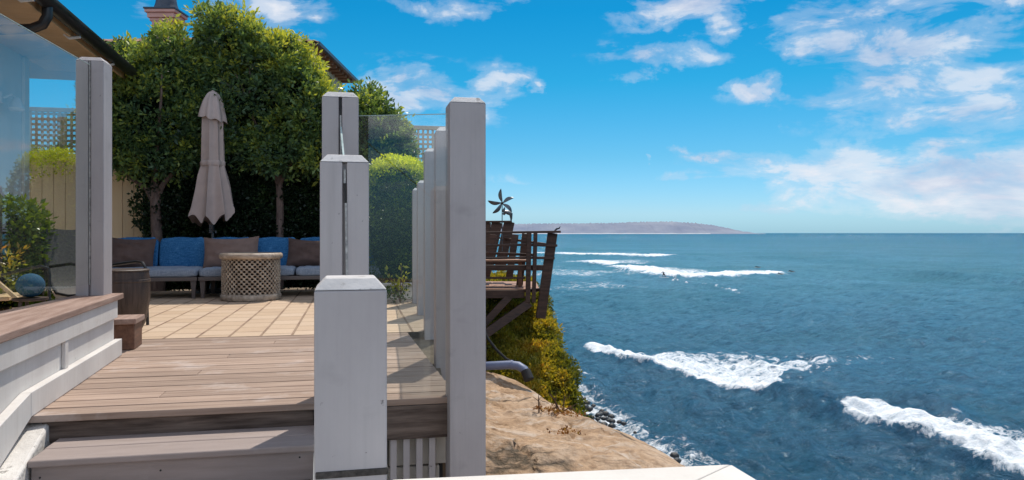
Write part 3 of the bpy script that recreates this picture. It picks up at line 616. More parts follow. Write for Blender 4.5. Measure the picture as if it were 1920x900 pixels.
BANK = [(y_, at(x_, py_, y_).x, at(x_, py_, y_).z) for x_, py_, y_ in
        [(1082, 782, 10.2), (1076, 740, 10.6), (1068, 700, 11.0), (1050, 668, 11.5), (1040, 650, 11.8), (1033, 620, 12.3), (1025, 592, 12.8), (1018, 568, 13.2), (1000, 545, 14.2)]]
def bank_z(x, y):
    ex, ez = lerp_table(BANK, y); t = ex-x
    lump = 0.10*noise.fractal(Vector((x*1.6, y*1.6, 3)), 0.9, 2, 5)
    back = 0.10*min(1, t)*max(0, (y-10.6)/3)
    return ez+back+lump*0.8 - (0.35*max(0, t-0.8) if y < 11.5 else 0)*0.5
rows = np.linspace(9.9, 16, 80); vs = []
bx = list(np.linspace(-4.0, 0, 60)); bdrop = [(0.05, -0.15), (0.08, -0.5), (0.10, -1.1), (0.15, -2.2), (0.5, -5), (1.6, -8), (2.6, -10)]
for y in rows:
    ex, ez = lerp_table(BANK, y)
    for dx in bx: vs.append((ex+dx, y, bank_z(ex+dx, y)-0.04))
    for dx, dz in bdrop: vs.append((ex+dx+0.1*noise.noise(Vector((y*1.5, dz, 6))), y, ez+dz))
nc = len(bx)+len(bdrop)
b = MB(); b.add(vs, [(i*nc+j, i*nc+j+1, (i+1)*nc+j+1, (i+1)*nc+j) for i in range(len(rows)-1) for j in range(nc-1)])
# front of the bank down to the shelf
f0 = [(vs[j][0], 9.9, vs[j][2]) for j in range(nc)]
b.add(f0+[(x, 9.75, z-0.9) for x, y, z in f0], [(j+1, j, nc+j, nc+j+1) for j in range(nc-1)])
bk = b.build('hillside', 'soil', smooth=True, sharp=80); bk['kind'] = 'structure'
P = []; Dn = []; S = []
for i in range(15000):
    y = random.uniform(9.9, 14.2) if random.random() < .85 else random.uniform(14, 16); ex, ez = lerp_table(BANK, y)
    x = ex-abs(random.gauss(0, 1))*1.1 if random.random() < .8 else ex+random.uniform(0, 0.12)
    if x > ex:
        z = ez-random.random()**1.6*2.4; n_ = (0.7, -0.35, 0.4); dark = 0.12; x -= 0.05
    else:
        z = bank_z(x, y); n_ = (0.15, -0.45, 0.9); dark = 0.0
    l1 = noise.noise(Vector((x*1.8, y*1.8, z))); l2 = noise.noise(Vector((x*6, y*6, z*6)))
    lk = 0.16*max(0, noise.noise(Vector((x*2.6, y*2.6, z*2.6+5)))+.1); P.append((x+lk*n_[0], y+lk*n_[1], z+0.05*l2+lk*n_[2])); Dn.append(np.array(n_)+RNG.normal(size=3)*0.4)
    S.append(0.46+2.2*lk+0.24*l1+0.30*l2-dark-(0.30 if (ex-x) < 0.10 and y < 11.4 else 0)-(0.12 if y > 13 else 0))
P = np.array(P); Dn = np.array(Dn); S = np.clip(np.array(S), 0.03, 1)
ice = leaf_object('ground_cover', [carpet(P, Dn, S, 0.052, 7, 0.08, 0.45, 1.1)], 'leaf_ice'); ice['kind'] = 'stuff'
ice['label'] = 'yellow green succulent ground cover over the cliff bank'; ice['category'] = 'ground cover'

# ------------------------------------------------------------------ ground, patio, deck
def uvq(p): return (CO*p[0]+SI*p[1], -SI*p[0]+CO*p[1])
def flat(name, pts, z, mat, rz=0.0):          # world outline -> sheet whose own axes follow the paving
    c, s = math.cos(rz), math.sin(rz)
    b = MB(); loc = [(c*x+s*y, -s*x+c*y, 0) for x, y in pts]
    b.add(loc, [tuple(range(len(loc)))]); o = b.build(name, mat); o.rotation_euler = (0, 0, rz); o.location = (0, 0, z); return o
b = MB(); b.prism([(-60, 1.2), (-1.68, 1.2), (-2.25, 3.25), (-2.30, 3.40), (-0.33, 3.78), (-0.62, 6.03), (-1.0, 8.5), (-1.0, 12.5), (-1.6, 60), (-60, 60)], -4.0, -0.06)
g = b.build('ground', 'soil'); g['kind'] = 'structure'
b = MB(); b.prism([(-4, -6), (0.62, -6), (0.62, 1.9), (-0.3, 1.95), (-0.3, 3.2), (-4, 3.2)], -4.0, -0.72)
g = b.build('terrace', 'block'); g['kind'] = 'structure'

m, nt, o = newmat('sandstone_paving'); M['paving'] = m
v = coords(nt, (1, 1, 1), (0, 0, R(90)))
br = nt.nodes.new('ShaderNodeTexBrick'); nt.links.new(v, br.inputs['Vector'])
br.inputs['Scale'].default_value = 1.0; br.inputs['Brick Width'].default_value = 0.31; br.inputs['Row Height'].default_value = 0.235
br.inputs['Mortar Size'].default_value = 0.011; br.inputs['Mortar Smooth'].default_value = 0.3; br.offset = 0.5
br.inputs['Color1'].default_value = (0.49, 0.355, 0.25, 1); br.inputs['Color2'].default_value = (0.58, 0.445, 0.335, 1); br.inputs['Mortar'].default_value = (0.22, 0.14, 0.10, 1)
n1 = noi(nt, coords(nt), 2.3, 7, 0.65); n2 = noi(nt, coords(nt), 45, 6, 0.7)
col = mixc(nt, ramp(nt, [(0.35, 0.0), (0.70, 0.6)], n1).outputs[0], br.outputs[0], (0.57, 0.43, 0.30))
col = mixc(nt, ramp(nt, [(0.50, 0.0), (0.75, 0.35)], n2).outputs[0], col, (0.35, 0.24, 0.15))
p = nt.nodes.new('ShaderNodeBsdfPrincipled'); nt.links.new(col, p.inputs['Base Color']); p.inputs['Roughness'].default_value = 0.75; p.inputs['Specular IOR Level'].default_value = 0.2
h = mth(nt, 'SUBTRACT', mth(nt, 'MULTIPLY', n2, 0.25), br.outputs['Fac'])
bp = nt.nodes.new('ShaderNodeBump'); bp.inputs['Strength'].default_value = 0.7; bp.inputs['Distance'].default_value = 0.01
nt.links.new(h, bp.inputs['Height']); nt.links.new(bp.outputs[0], p.inputs['Normal']); nt.links.new(p.outputs[0], o.inputs[0])
a0 = W(-1.9, 6.085); a1 = W(0.5, 6.085)
pav = flat('patio', [(-12, 1.3), (-2.75, 1.3), (-2.85, 5.0), (a0.x, a0.y), (W(0.55, 6.085).x, W(0.55, 6.085).y), (-0.70, 6.4), (-1.0, 8.6), (-1.0, 10.9), (-12, 9.2)], 0.0, 'paving', TH); pav['kind'] = 'structure'

b = MB(); n = 17; v0, v1 = 3.625, 6.08; w = (v1-v0)/n
for i in range(n):
    va, vb = v0+i*w+0.0065, v0+(i+1)*w-0.0065
    ur = 0.50-0.03*(va-3.6)
    ul = -1.40 if va < 3.75 else -1.62
    cuts = [ul]+([random.uniform(-1.0, 0.1)] if i % 4 == 2 else [])+[ur]
    for a, c in zip(cuts, cuts[1:]):
        b.box(a, c-(0.002 if c != ur else 0), va, vb, -0.032, random.uniform(-0.0015, 0.001))
dk = b.build('deck', 'deck', bevel=0.004); dk.rotation_euler = (0, 0, TH); dk['kind'] = 'structure'
b = MB(); b.box(-1.62, 0.44, 3.75, 6.05, -0.70, -0.04); o = b.build('deck_base', 'dark_gap'); o.rotation_euler = (0, 0, TH); o['kind'] = 'structure'

st = thing('stairs', W(0, 0), TH, 'taupe stair treads with dark weathered timber top riser, below the deck', 'stairs')
b = MB(); b.box(-1.345, -0.185, 3.652, 3.688, -0.125, -0.033); b.build('riser', 'riser', st, bevel=0.003)
zt = -0.107
b = MB(); b.box(-1.275, -0.158, 3.483, 3.650, zt-0.03, zt); b.box(-1.27, -0.158, 3.302, 3.479, zt-0.03, zt); b.build('tread', 'tread', st, bevel=0.008, seg=3)
b = MB(); b.box(-1.262, -0.160, 3.325, 3.350, zt-0.155, zt-0.032); rs = b.build('riser', 'tread', st, bevel=0.002)
for u_ in (-1.23, -0.78, -0.225):
    b = MB(); b.lathe([(0.004, 0), (0.004, 0.004)], 8, (0, 0, 0)); b.v[-16:] = [(u_+x, 3.3245-z*0.5, zt-0.075+y+(0.02 if u_ > -0.3 else 0)) for x, y, z in b.v[-16:]]
    b.build('screw', 'dark_gap', rs)
b = MB(); b.box(-1.20, -0.158, 2.99, 3.318, 2*zt-0.03-0.05, 2*zt-0.05); b.build('tread', 'tread', st, bevel=0.008, seg=3)

# fascia and pickets under the right end of the deck
fs_ = thing('deck_fascia', W(0, 0), TH, 'dark weathered fascia board under the glass pane, between two tall white posts', 'board')
b = MB(); b.box(-0.17, 0.47, 3.628, 3.66, -0.195, -0.034); b.build('board', 'riser', fs_, bevel=0.003)
pk = None
for i in range(8):
    if pk is None:
        pk = thing('picket', W(-0.06, 3.66, -0.75), TH, 'narrow white vertical picket below the dark fascia board', 'picket', 'white pickets under the deck edge')
        b = MB(); b.box(-0.0155, 0.0155, -0.012, 0.012, 0, 0.553); b.build('slat', 'paint', pk, bevel=0.002)
    else:
        c = copy_tree(pk); c.location = W(-0.06+0.0625*i, 3.66, -0.75)
wl = thing('block_wall', W(0, 0), TH, 'whitewashed block wall behind the pickets below the deck', 'wall')
b = MB()
for k in range(4):
    for i in range(5):
        x0 = -0.2+i*0.155+(0.06 if k % 2 else 0); b.box(x0, min(x0+0.150, 0.40), 3.72, 3.80, -0.80+k*0.15, -0.80+k*0.15+0.142)
b.build('blocks', 'block', wl, bevel=0.006)

# curbs
def curb(name, label, p_top, inner, outer, h):
    pass
cl = thing('stair_curb', (0, 0, 0), 0, 'rough white plaster curb sloping along the left end of the stairs', 'curb')
P1, P2, P3 = on(58, 786, -0.033), on(100, 783, -0.033), on(43, 879, -0.12)
ex = (P3-P2)*1.5; P4 = P3+Vector((-0.13, 0, 0)); top = [P1+Vector((-0.03, 0.04, 0)), P2+Vector((0.0, 0.04, 0)), P2, P3, P3+ex, P4+ex, P4, P1+Vector((-0.03, 0, 0))]
bot = [p_+Vector((0, 0, -0.62)) for p_ in top]
b = MB(); b.solid(bot, top); b.build('curb', 'rough_white', cl, bevel=0.012, seg=3)
cr = thing('stair_curb', (0, 0, 0), 0, 'thin white sloping board curb between the stair treads and nearest white post', 'curb')
A = on(581, 768, -0.02); d_ = Vector((0.272, -1.0, -0.40))
b = MB(); t0 = [A+Vector((0.0, 0.08, 0.0)), A+Vector((0.13, 0.10, 0.0)), A+Vector((0.13, 0, 0))+d_, A+d_]
b.solid([q_+Vector((0, 0, -0.6)) for q_ in t0], t0); b.build('board', 'rough_white', cr, bevel=0.006)

# ------------------------------------------------------------------ windscreen posts and panes
def make_post(loc, rz, w, z0, z1, label, slot=None, strip=None, worn=True, group=None, bevel=0.30):
    t = thing('windscreen_post', (loc[0], loc[1], z0), rz, label, 'post', group)
    h = z1-z0; s = w/2; bh = w*0.17; b = MB()
    if slot:
        g_, dpt = 0.0075, 0.025; x = 0.0
        poly = [(-s, -s), (-g_, -s), (-g_, -s+dpt), (g_, -s+dpt), (g_, -s), (s, -s), (s, s), (-s, s)]
    else: poly = [(-s, -s), (s, -s), (s, s), (-s, s)]
    b.prism(poly, 0, h-bh); b.build('shaft', 'paint', t, bevel=0.004)
    i = s*(1-bevel)
    b = MB(); b.solid([(-s, -s, h-bh+0.001), (s, -s, h-bh+0.001), (s, s, h-bh+0.001), (-s, s, h-bh+0.001)], [(-i, -i, h), (i, -i, h), (i, i, h), (-i, i, h)])
    b.build('post_cap', 'paint_worn' if worn else 'paint', t, bevel=0.003)
    if slot:
        for (za, zb, mat, x0, x1, off) in slot:
            b = MB(); b.solid([(x0-0.0035, -s+off, za-z0), (x0+0.004, -s+off, za-z0), (x0+0.004, -s+off+0.02, za-z0), (x0-0.0035, -s+off+0.02, za-z0)],
                              [(x1-0.0035, -s+off, zb-z0), (x1+0.004, -s+off, zb-z0), (x1+0.004, -s+off+0.02, zb-z0), (x1-0.0035, -s+off+0.02, zb-z0)])
            b.build('glazing_strip', mat, t)
    return t
PW = 0.173
# stair line: nearest, middle, deck corner
p1 = at(661, 600, 1.755+PW/2); p1.x = -0.3985
fp = make_post((p1.x, p1.y, 0), R(13), 0.168, -0.72, 0.693, 'short thick white post with grime smears, nearest of all the posts')
b = MB(); s = 0.168/2+0.003
b.prism([(-s+0.006, -s), (s, -s), (s, s), (-s, s)], 0.945, 0.962); b.build('foot_gap_band', 'gap_dark', fp, bevel=0.003)  # dark band standing in for the shadow gap at the post foot
lw = thing('low_wall', (p1.x, p1.y, -0.72), R(13), 'low white wall top supporting the nearest short post', 'wall')
b = MB(); b.box(-0.079, 0.079, -0.079, 0.08, 0.0, 0.944); b.build('wall', 'white_ledge', lw, bevel=0.004)
p2 = at(645, 400, 2.69+PW/2); p2.x = -0.623
make_post((p2.x, p2.y, 0), R(13), PW, -0.72, 1.085, 'medium height white post with glazing slot, directly behind the nearest short post',
          slot=[(0.98, 1.03, 'seal', 0.0, 0.0, 0.002), (0.91, 0.978, 'dark_gap', 0.003, 0.001, -0.002), (-0.3, 0.908, 'seal', 0.022, 0.004, -0.004)])
p3 = at(636.5, 400, 3.60+PW/2); p3.x = -0.846
make_post((p3.x, p3.y, 0), TH, PW, -0.72, 1.485, 'tall white post with glazing slot at the left edge of the clear pane',
          slot=[(1.37, 1.46, 'dark_gap', 0.0, 0.0, 0.002), (0.3, 1.368, 'seal', 0.016, 0.001, -0.003)])
p4 = at(874, 400, 3.56+PW/2); p4.x += -0.004
make_post((p4.x, p4.y, 0), TH, PW, -1.3, 1.452, 'tallest white post with weathered cap, standing at the deck corner beside the sea')
# right-hand row running away
row = [(4.77, 1.45), (6.03, 1.455), (7.28, 1.285), (8.5, 1.285)]; rows_l = ['second', 'third', 'fourth', 'fifth']
RD = R(9.8); rp = [Vector((p4.x, p4.y, 0))]
x0, y0 = -0.518+0.103, 4.77+PW/2
for k, (d_, zt_) in enumerate(row):
    pt = Vector((x0-math.tan(RD)*(d_-4.77), d_+PW/2, 0)); rp.append(pt)
    nm = ['white windscreen post next behind the tallest one in the row along the sea edge', 'middle white windscreen post in the row along the sea edge, seen through glass',
          'shorter white windscreen post, last but one in the row along the sea edge', 'farthest and shortest white windscreen post in the row beside the clipped hedge'][k]
    make_post((pt.x, pt.y, 0), RD, PW, -0.3, zt_+0.03, nm)
def pane(a, c, z0, z1, label, mat='glass', shim=0.0):
    a, c = Vector((a[0], a[1], 0)), Vector((c[0], c[1], 0)); d = c-a; L = d.length; rz = math.atan2(d.y, d.x)
    t = thing('glass_pane', (a.x, a.y, z0), rz, label, 'glass pane')
    b = MB(); h = z1-z0
    b.add([(0, 0, 0), (L, 0, 0), (L, 0, h), (0, 0, h)], [(0, 1, 2, 3)]); b.build('pane', mat, t)
    b = MB(); b.box(0, L, -0.004, 0.004, h+0.0005, h+0.0035); b.build('edge', 'glass_edge', t)
    return t
cf = Vector((CO, SI, 0)); 
pane(p3+cf*(PW/2-0.02), p4-cf*(PW/2-0.02), 0.006, 1.378, 'wide clear pane facing the stairs between two tall white posts above the dark fascia')
rdv = Vector((-math.sin(RD), math.cos(RD), 0))
for k in range(4):
    a, c = rp[k], rp[k+1]; zt_ = [1.40, 1.40, 1.22, 1.22][k]
    dd = (c-a).normalized()
    pane(a+dd*(PW/2-0.02), c-dd*(PW/2-0.02), 0.03, zt_, ['clear pane behind the tallest post in the sea edge row', 'second clear pane from the tallest post in the sea edge row',
         'third clear pane from the tallest post in the sea edge row', 'farthest clear pane in the sea edge row, beside the hedge'][k])
dd = Vector((p3.x-p2.x, p3.y-p2.y, 0)).normalized()
t = pane(Vector((p2.x+0.012, p2.y, 0))+dd*(PW/2), Vector((p3.x, p3.y, 0))-dd*(PW/2), -0.05, 0.95, 'clear pane seen edge on between the two slotted posts by the stairs')
for ch_ in t.children:                    # its top slopes up with the stair
    mx_ = max(v_.co.x for v_ in ch_.data.vertices)
    for v_ in ch_.data.vertices:
        if v_.co.z > 0.5: v_.co.z += 0.36*v_.co.x/mx_

# left windscreen
LP = Vector((-2.703, 4.83, 0)); LR = R(11)
lpst = make_post(LP, LR, 0.165, 0.40, 1.925, 'slotted white post standing on the wooden wall cap at the left, by the barrel table', worn=False,
          slot=[(0.47, 1.895, 'seal', 0.0, 0.0, 0.004)])
ld = Vector((math.sin(R(9.6)), -math.cos(R(9.6)), 0))
fl = LP+Vector((math.sin(LR), -math.cos(LR), 0))*0.0825
pane(fl+ld*2.6, fl-ld*0.0+Vector((0.0, 0, 0)), 0.475, 1.868, 'large dusty pane at the left edge with lattice and chairs seen through it', 'glass_left')

# low wall under it
WA = R(15.9); A = Vector((-2.088, 3.237, 0))
def wl_(x, y, z): return (x, y, z)
lw = thing('low_wall', A, WA, 'low white panelled wall with wooden cap beside the stairs at the left', 'wall')
def slab(b, poly, x0, x1): b.solid([(x0, y, z) for y, z in poly], [(x1, y, z) for y, z in poly])
b = MB(); slab(b, [(1.70, 0.001), (1.70, 0.36), (-2.2, 0.36), (-2.2, -0.75), (0, -0.03)], -0.30, -0.04); b.build('panel', 'white_wall', lw)
b = MB(); slab(b, [(1.72, 0.002), (1.72, 0.109), (0.0, 0.109), (0.0, 0.002)], -0.0385, 0.004); b.build('base_board', 'white_wall', lw, bevel=0.003)
b = MB(); slab(b, [(-0.001, 0.0), (-0.001, 0.109), (-2.2, -0.26), (-2.2, -0.69)], -0.0385, 0.0035); b.build('base_board', 'white_wall', lw, bevel=0.003)
b = MB(); slab(b, [(1.705, 0.250), (1.705, 0.3645), (-2.2, 0.3645), (-2.2, 0.250)], -0.0385, -0.018); b.build('top_board', 'white_wall', lw, bevel=0.003)
b = MB(); b.box(-0.0388, -0.022, 0.585, 0.640, 0.110, 0.2495); b.build('batten', 'white_wall', lw, bevel=0.002)
b = MB(); b.prism([(-0.002, -2.2), (-0.002, 1.80), (-0.26, 1.80), (-0.265, 1.6), (-0.62, -2.2)], 0.366, 0.402); b.build('cap', 'cap_wood', lw, bevel=0.005)

# ledge in front of the camera
t = thing('parapet', (0, 0, 0), 0, 'broad white painted ledge with mitred corner in the foreground beside the sea', 'ledge')
L0, L1 = on(735, 898.5, 0.23), on(1370, 870, 0.23); e_ = Vector((0.030, -0.135, 0)).normalized()
mit = Vector((-0.155, -0.24, 0))
q0, q1 = L0, L1; q2 = L1+e_*0.9; q3 = q2-Vector((0.26, 0.0, 0)); q4 = L1+Vector((-0.225, -0.235, 0)); q5 = L0+Vector((0.02, -0.26, 0))
def up_(p_, z): return (p_.x, p_.y, z)
b = MB(); b.solid([up_(p_, 0.19) for p_ in (q5, q4, q1, q0)], [up_(p_, 0.23) for p_ in (q5, q4, q1, q0)]); b.build('cap', 'white_ledge', t, bevel=0.004)
sh = Vector((0.0012, -0.0005, 0))
b = MB(); b.solid([up_(p_+sh, 0.19) for p_ in (q3, q2, q1, q4)], [up_(p_+sh, 0.23) for p_ in (q3, q2, q1, q4)]); b.build('cap', 'white_ledge', t, bevel=0.004)
b = MB(); i_ = Vector((-0.03, -0.03, 0)); b.solid([up_(p_, -0.72) for p_ in (q5+Vector((0.03, 0.03, 0)), q4+Vector((0.03, 0.03, 0)), q1+i_, q0+Vector((0.03, -0.03, 0)))], [up_(p_, 0.189) for p_ in (q5+Vector((0.03, 0.03, 0)), q4+Vector((0.03, 0.03, 0)), q1+i_, q0+Vector((0.03, -0.03, 0)))]); b.build('wall', 'white_wall', t)

# ------------------------------------------------------------------ back fence with lattice
FV = 11.60
def fence(u0, u1, z1, z2, label):
    t = thing('fence', W(u0, FV), TH, label, 'fence'); L = u1-u0
    b = MB(); n = int(L/0.145); w = L/n
    for i in range(n): b.box(i*w+0.003, (i+1)*w-0.003, -0.009, 0.009, 0.02, z1-0.06)
    b.box(0, L, 0.012, 0.03, 0.05, z1-0.08)
    b.build('board_panel', 'cream_fence', t, bevel=0.002)
    b = MB(); b.box(0, L, -0.025, 0.03, z1-0.055, z1); b.build('rail', 'cream_fence', t, bevel=0.004)
    b = MB(); pit = 0.0745; n = int(L/pit)
    for i in range(n+1): b.box(i*pit-0.017, i*pit+0.017, -0.010, -0.002, z1+0.002, z2-0.062)
    k = 0
    while z1+0.03+k*pit < z2-0.06:
        z = z1+0.03+k*pit; b.box(0, L, -0.0015, 0.006, z-0.017, z+0.017); k += 1
    b.build('lattice', 'grey_lattice', t)
    b = MB(); b.box(-0.02, L+0.02, -0.028, 0.028, z2-0.06, z2); b.build('top_rail', 'grey_lattice', t, bevel=0.003)
    for x in (0.0, L/2, L):
        b = MB(); b.box(x-0.045, x+0.045, 0.032, 0.12, -0.02, z2-0.065); b.build('fence_post', 'grey_lattice', t, bevel=0.004)
    return t
fence(-5.6, -2.48, 1.92, 2.56, 'cream board fence with grey lattice top behind the left post and sofa end')
fence(-2.44, -0.10, 1.65, 2.12, 'cream board fence hidden by ivy behind the sofa and parasol')
fence(-0.06, 1.74, 1.85, 2.46, 'grey lattice topped fence panel behind the clipped hedge, seen through clear glass')

# ------------------------------------------------------------------ planting
def plant(name, x, y, label, cat, group=None, z=0.0): return thing(name, (x, y, z), 0, label, cat, group)
def blob(px, py, rx, ry, Y, dep, base): # photo outline at a measured distance -> blob in the plant's own coordinates
    c = at(px, py, Y); return ((c.x-base[0], c.y-base[1], c.z), (rx/F*Y, dep, ry/F*Y))
ty = 10.35
bt = at(293, 450, ty); t1 = plant('evergreen_tree', bt.x, ty, 'evergreen tree with thick trunk and broad dense crown, left of the parasol', 'tree')
b = MB(); b.tube([(0.03, 0, 0), (0.02, 0.0, .5), (0.0, 0.0, 1.0), (-.01, .0, 1.3), (-0.05, .05, 1.7), (-.1, .1, 2.3)], [.10, .082, .074, .072, .06, .03], 12)
b.build('trunk', 'bark', t1, smooth=True)
b = MB(); b.tube([(-.02, 0, 1.22), (-.12, -.03, 1.42), (-.3, -.08, 1.56), (-.55, -.1, 1.75), (-.8, -.1, 2.1)], [.05, .04, .034, .026, .012], 8)
b.tube([(0, 0, 1.28), (.12, -.02, 1.5), (.4, -.02, 1.8), (.6, 0, 2.2)], [.045, .036, .024, .01], 8)
b.tube([(-.03, 0, 1.5), (.1, -.2, 1.9), (.2, -.3, 2.5), (.25, -.35, 3.0)], [.04, .03, .02, .01], 8)
b.build('limb', 'bark', t1, smooth=True)
B1 = [blob(*a, base=(bt.x, ty)) for a in [(288, 232, 92, 85, ty, .55), (238, 142, 48, 58, ty-.05, .45), (322, 134, 52, 66, ty+.1, .45), (235, 262, 55, 52, ty-.1, .45), (350, 265, 52, 58, ty+.1, .45), (298, 298, 75, 28, ty, .45), (208, 178, 26, 58, ty, .4), (378, 225, 45, 60, ty+.2, .4), (375, 160, 40, 45, ty+.2, .4)]]
def clear_of_parasol(bx, by):
    def f(p):
        x, y = p[0]+bx, p[1]+by; dx = x+4.05
        lim = 10.36+.2126*dx-0.32*min(1, max(0, abs(dx)-.25)*1.2)
        if y < lim: p = np.array((p[0], lim-by+0.12*random.random(), p[2]))
        return p
    return f
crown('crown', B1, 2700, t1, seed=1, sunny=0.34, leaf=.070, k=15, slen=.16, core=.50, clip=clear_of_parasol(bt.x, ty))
bt = at(524, 450, ty+.30); t2 = plant('evergreen_tree', bt.x, ty+.30, 'taller evergreen tree with slim pale trunk and peaked crown, right of the parasol', 'tree')
b = MB(); b.tube([(0, 0, 0), (0.0, 0.0, .6), (0.01, 0.0, 1.1), (.0, .0, 1.5), (-0.05, .05, 2.0), (-.2, .1, 2.8)], [.07, .058, .052, .05, .04, .02], 12)
b.build('trunk', 'bark', t2, smooth=True)
b = MB(); b.tube([(0, 0, 1.45), (-.12, -.05, 1.9), (-.30, -.22, 2.4), (-.42, -.28, 2.8), (-.62, -.26, 3.2)], [.04, .03, .02, .012, .006], 8)
b.tube([(0, 0, 1.5), (.25, -.15, 1.9), (.4, -.3, 2.3), (.6, -.3, 2.7)], [.04, .03, .02, .01], 8)
b.tube([(-.1, 0, 2.2), (-.36, -.25, 2.62), (-.55, -.3, 2.78), (-.8, -.3, 3.05)], [.022, .016, .010, .005], 8)
b.tube([(-.36, -.25, 2.62), (-.30, -.3, 2.9), (-.34, -.3, 3.2)], [.012, .009, .004], 6)
b.build('limb', 'bark', t2, smooth=True)
ty2 = ty+.30
B2 = [blob(*a, base=(bt.x, ty2)) for a in [(470, 195, 100, 105, ty2, .6), (428, 82, 44, 54, ty2-.05, .45), (468, 105, 56, 48, ty2, .45), (552, 185, 55, 64, ty2, .45), (600, 226, 34, 52, ty2-.1, .4), (520, 290, 76, 30, ty2-.1, .45), (430, 275, 50, 42, ty2, .4), (512, 135, 50, 44, ty2, .45), (604, 285, 30, 46, ty2, .35), (396, 42, 20, 30, ty2, .28), (540, 122, 38, 40, ty2, .4), (398, 150, 45, 52, ty2, .4), (400, 285, 46, 40, ty2, .4)]]
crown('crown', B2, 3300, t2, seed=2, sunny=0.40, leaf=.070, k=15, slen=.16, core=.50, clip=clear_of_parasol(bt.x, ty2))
# ivy screen on the fence
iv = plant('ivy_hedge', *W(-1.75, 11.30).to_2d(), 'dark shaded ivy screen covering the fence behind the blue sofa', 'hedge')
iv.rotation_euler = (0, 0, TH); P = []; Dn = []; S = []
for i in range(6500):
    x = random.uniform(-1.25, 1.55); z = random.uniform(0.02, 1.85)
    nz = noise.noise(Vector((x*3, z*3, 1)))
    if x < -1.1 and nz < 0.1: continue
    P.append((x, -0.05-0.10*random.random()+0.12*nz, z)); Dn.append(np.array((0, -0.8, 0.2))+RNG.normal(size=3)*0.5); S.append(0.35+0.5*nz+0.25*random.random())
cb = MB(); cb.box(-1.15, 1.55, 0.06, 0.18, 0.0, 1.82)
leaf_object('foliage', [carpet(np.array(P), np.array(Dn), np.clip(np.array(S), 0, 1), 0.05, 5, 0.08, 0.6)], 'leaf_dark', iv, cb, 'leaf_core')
# climber beside the trunk
cv = plant('climbing_vine', *W(-1.30, 11.42).to_2d(), 'thin leafy vine climbing the cream fence left of the thick trunk', 'vine'); cv.rotation_euler = (0, 0, TH)
P = []; Dn = []; b = MB()
for s_ in range(3):
    x = -1.60+0.10*s_; pts = []
    for k in range(14):
        z = k*0.125; x += random.uniform(-.05, .06); pts.append((x, -0.03, z))
        if random.random() < .9:
            for _ in range(3): P.append((x+random.uniform(-.06, .06), -.05, z+random.uniform(-.04, .04))); Dn.append((random.uniform(-1, 1), -.7, random.uniform(-.5, .6)))
    b.tube(pts, .006, 5)
b.build('stem', 'twig', cv)
leaf_object('leaves', [carpet(np.array(P), np.array(Dn), np.full(len(P), .55)+RNG.random(len(P))*.2, .065, 4, .06, .5)], 'leaf_bush', cv)

def round_hedge(name, x, y, hx, hy, z0, z1, label, cat, mat, n, leaf, rz=0.0, rad=0.25, seed=1, topb=0.5, base=0.2):
    t = plant(name, x, y, label, cat); t.rotation_euler = (0, 0, rz); P = []; Dn = []; S = []
    zc, hz = (z0+z1)/2, (z1-z0)/2
    for i in range(n):
        d = unit(RNG.normal(size=(1, 3)))[0]; e = 0.28
        q = np.sign(d)*np.abs(d)**e if rad is None else d/np.max(np.abs(d)/np.array((1, 1, 1)))
        q = np.clip(q, -1, 1); sq = np.abs(q)
        ex_ = 5 if q[2] < 0 else 4.2
        l4 = (sq**ex_).sum()**(1/ex_); q = q/l4
        nz = noise.noise(Vector((q[0]*hx*4, q[1]*hy*4, q[2]*hz*4+seed)))
        f = 1+0.05*nz-0.10*random.random()
        p_ = (q[0]*hx*f, q[1]*hy*f, zc+q[2]*hz*f)
        nn = np.abs(q)**(ex_-1)*np.sign(q)/np.array((hx, hy, hz)); nn = nn/np.linalg.norm(nn)
        P.append(p_); Dn.append(nn+np.array((0, 0, .35))+RNG.normal(size=3)*.35)
        S.append(base+topb*max(0, nn[2])+0.30*max(0, nn[0])*.6+0.3*nz+0.2*random.random())  # leaf colour of the top and right side lightened as if sunlit
    cb = MB(); cb.ball((0, 0, zc), 1, 16, 12, sc=(hx*.86, hy*.86, hz*.93))
    leaf_object('foliage', [carpet(np.array(P), np.array(Dn), np.clip(np.array(S), 0, 1), leaf, 6, leaf*1.3, .5)], mat, t, cb, 'leaf_core'); return t
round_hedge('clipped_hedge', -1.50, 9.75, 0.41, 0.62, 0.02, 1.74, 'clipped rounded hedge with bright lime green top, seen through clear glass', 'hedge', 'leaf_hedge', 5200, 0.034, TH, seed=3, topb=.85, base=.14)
tt = plant('small_tree', -1.95, 10.45, 'dark bushy tree rising behind the clipped hedge, left of lattice', 'tree')
b = MB(); b.tube([(0, 0, 0), (0, 0, 1.0), (.03, 0, 2.0)], [.05, .045, .02], 8); b.build('trunk', 'bark', tt, smooth=True)
B3 = [blob(*a, base=(-1.95, 10.45)) for a in [(700, 258, 42, 60, 10.45, .38), (686, 216, 24, 36, 10.45, .3), (735, 280, 26, 36, 10.4, .3), (712, 330, 50, 40, 10.45, .35)]]
crown('crown', B3, 1500, tt, seed=5, sunny=.14, base=.10)
ch_ = plant('reflected_hedge', *W(-4.55, 11.50).to_2d(), 'yellow green leaves added on the fence top to imitate the hedge mirrored in the left pane', 'reflected_hedge'); ch_.rotation_euler = (0, 0, TH)  # added leaves standing in for the hedge's reflection in the left pane
P = []; Dn = []; S = []
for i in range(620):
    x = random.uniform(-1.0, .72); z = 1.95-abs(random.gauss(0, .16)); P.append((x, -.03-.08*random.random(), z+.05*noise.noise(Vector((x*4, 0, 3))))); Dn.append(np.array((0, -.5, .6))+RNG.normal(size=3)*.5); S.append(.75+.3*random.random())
leaf_object('leaves', [carpet(np.array(P), np.array(Dn), np.clip(np.array(S), 0, 1), .045, 5, .07, .5)], 'leaf_hedge', ch_)
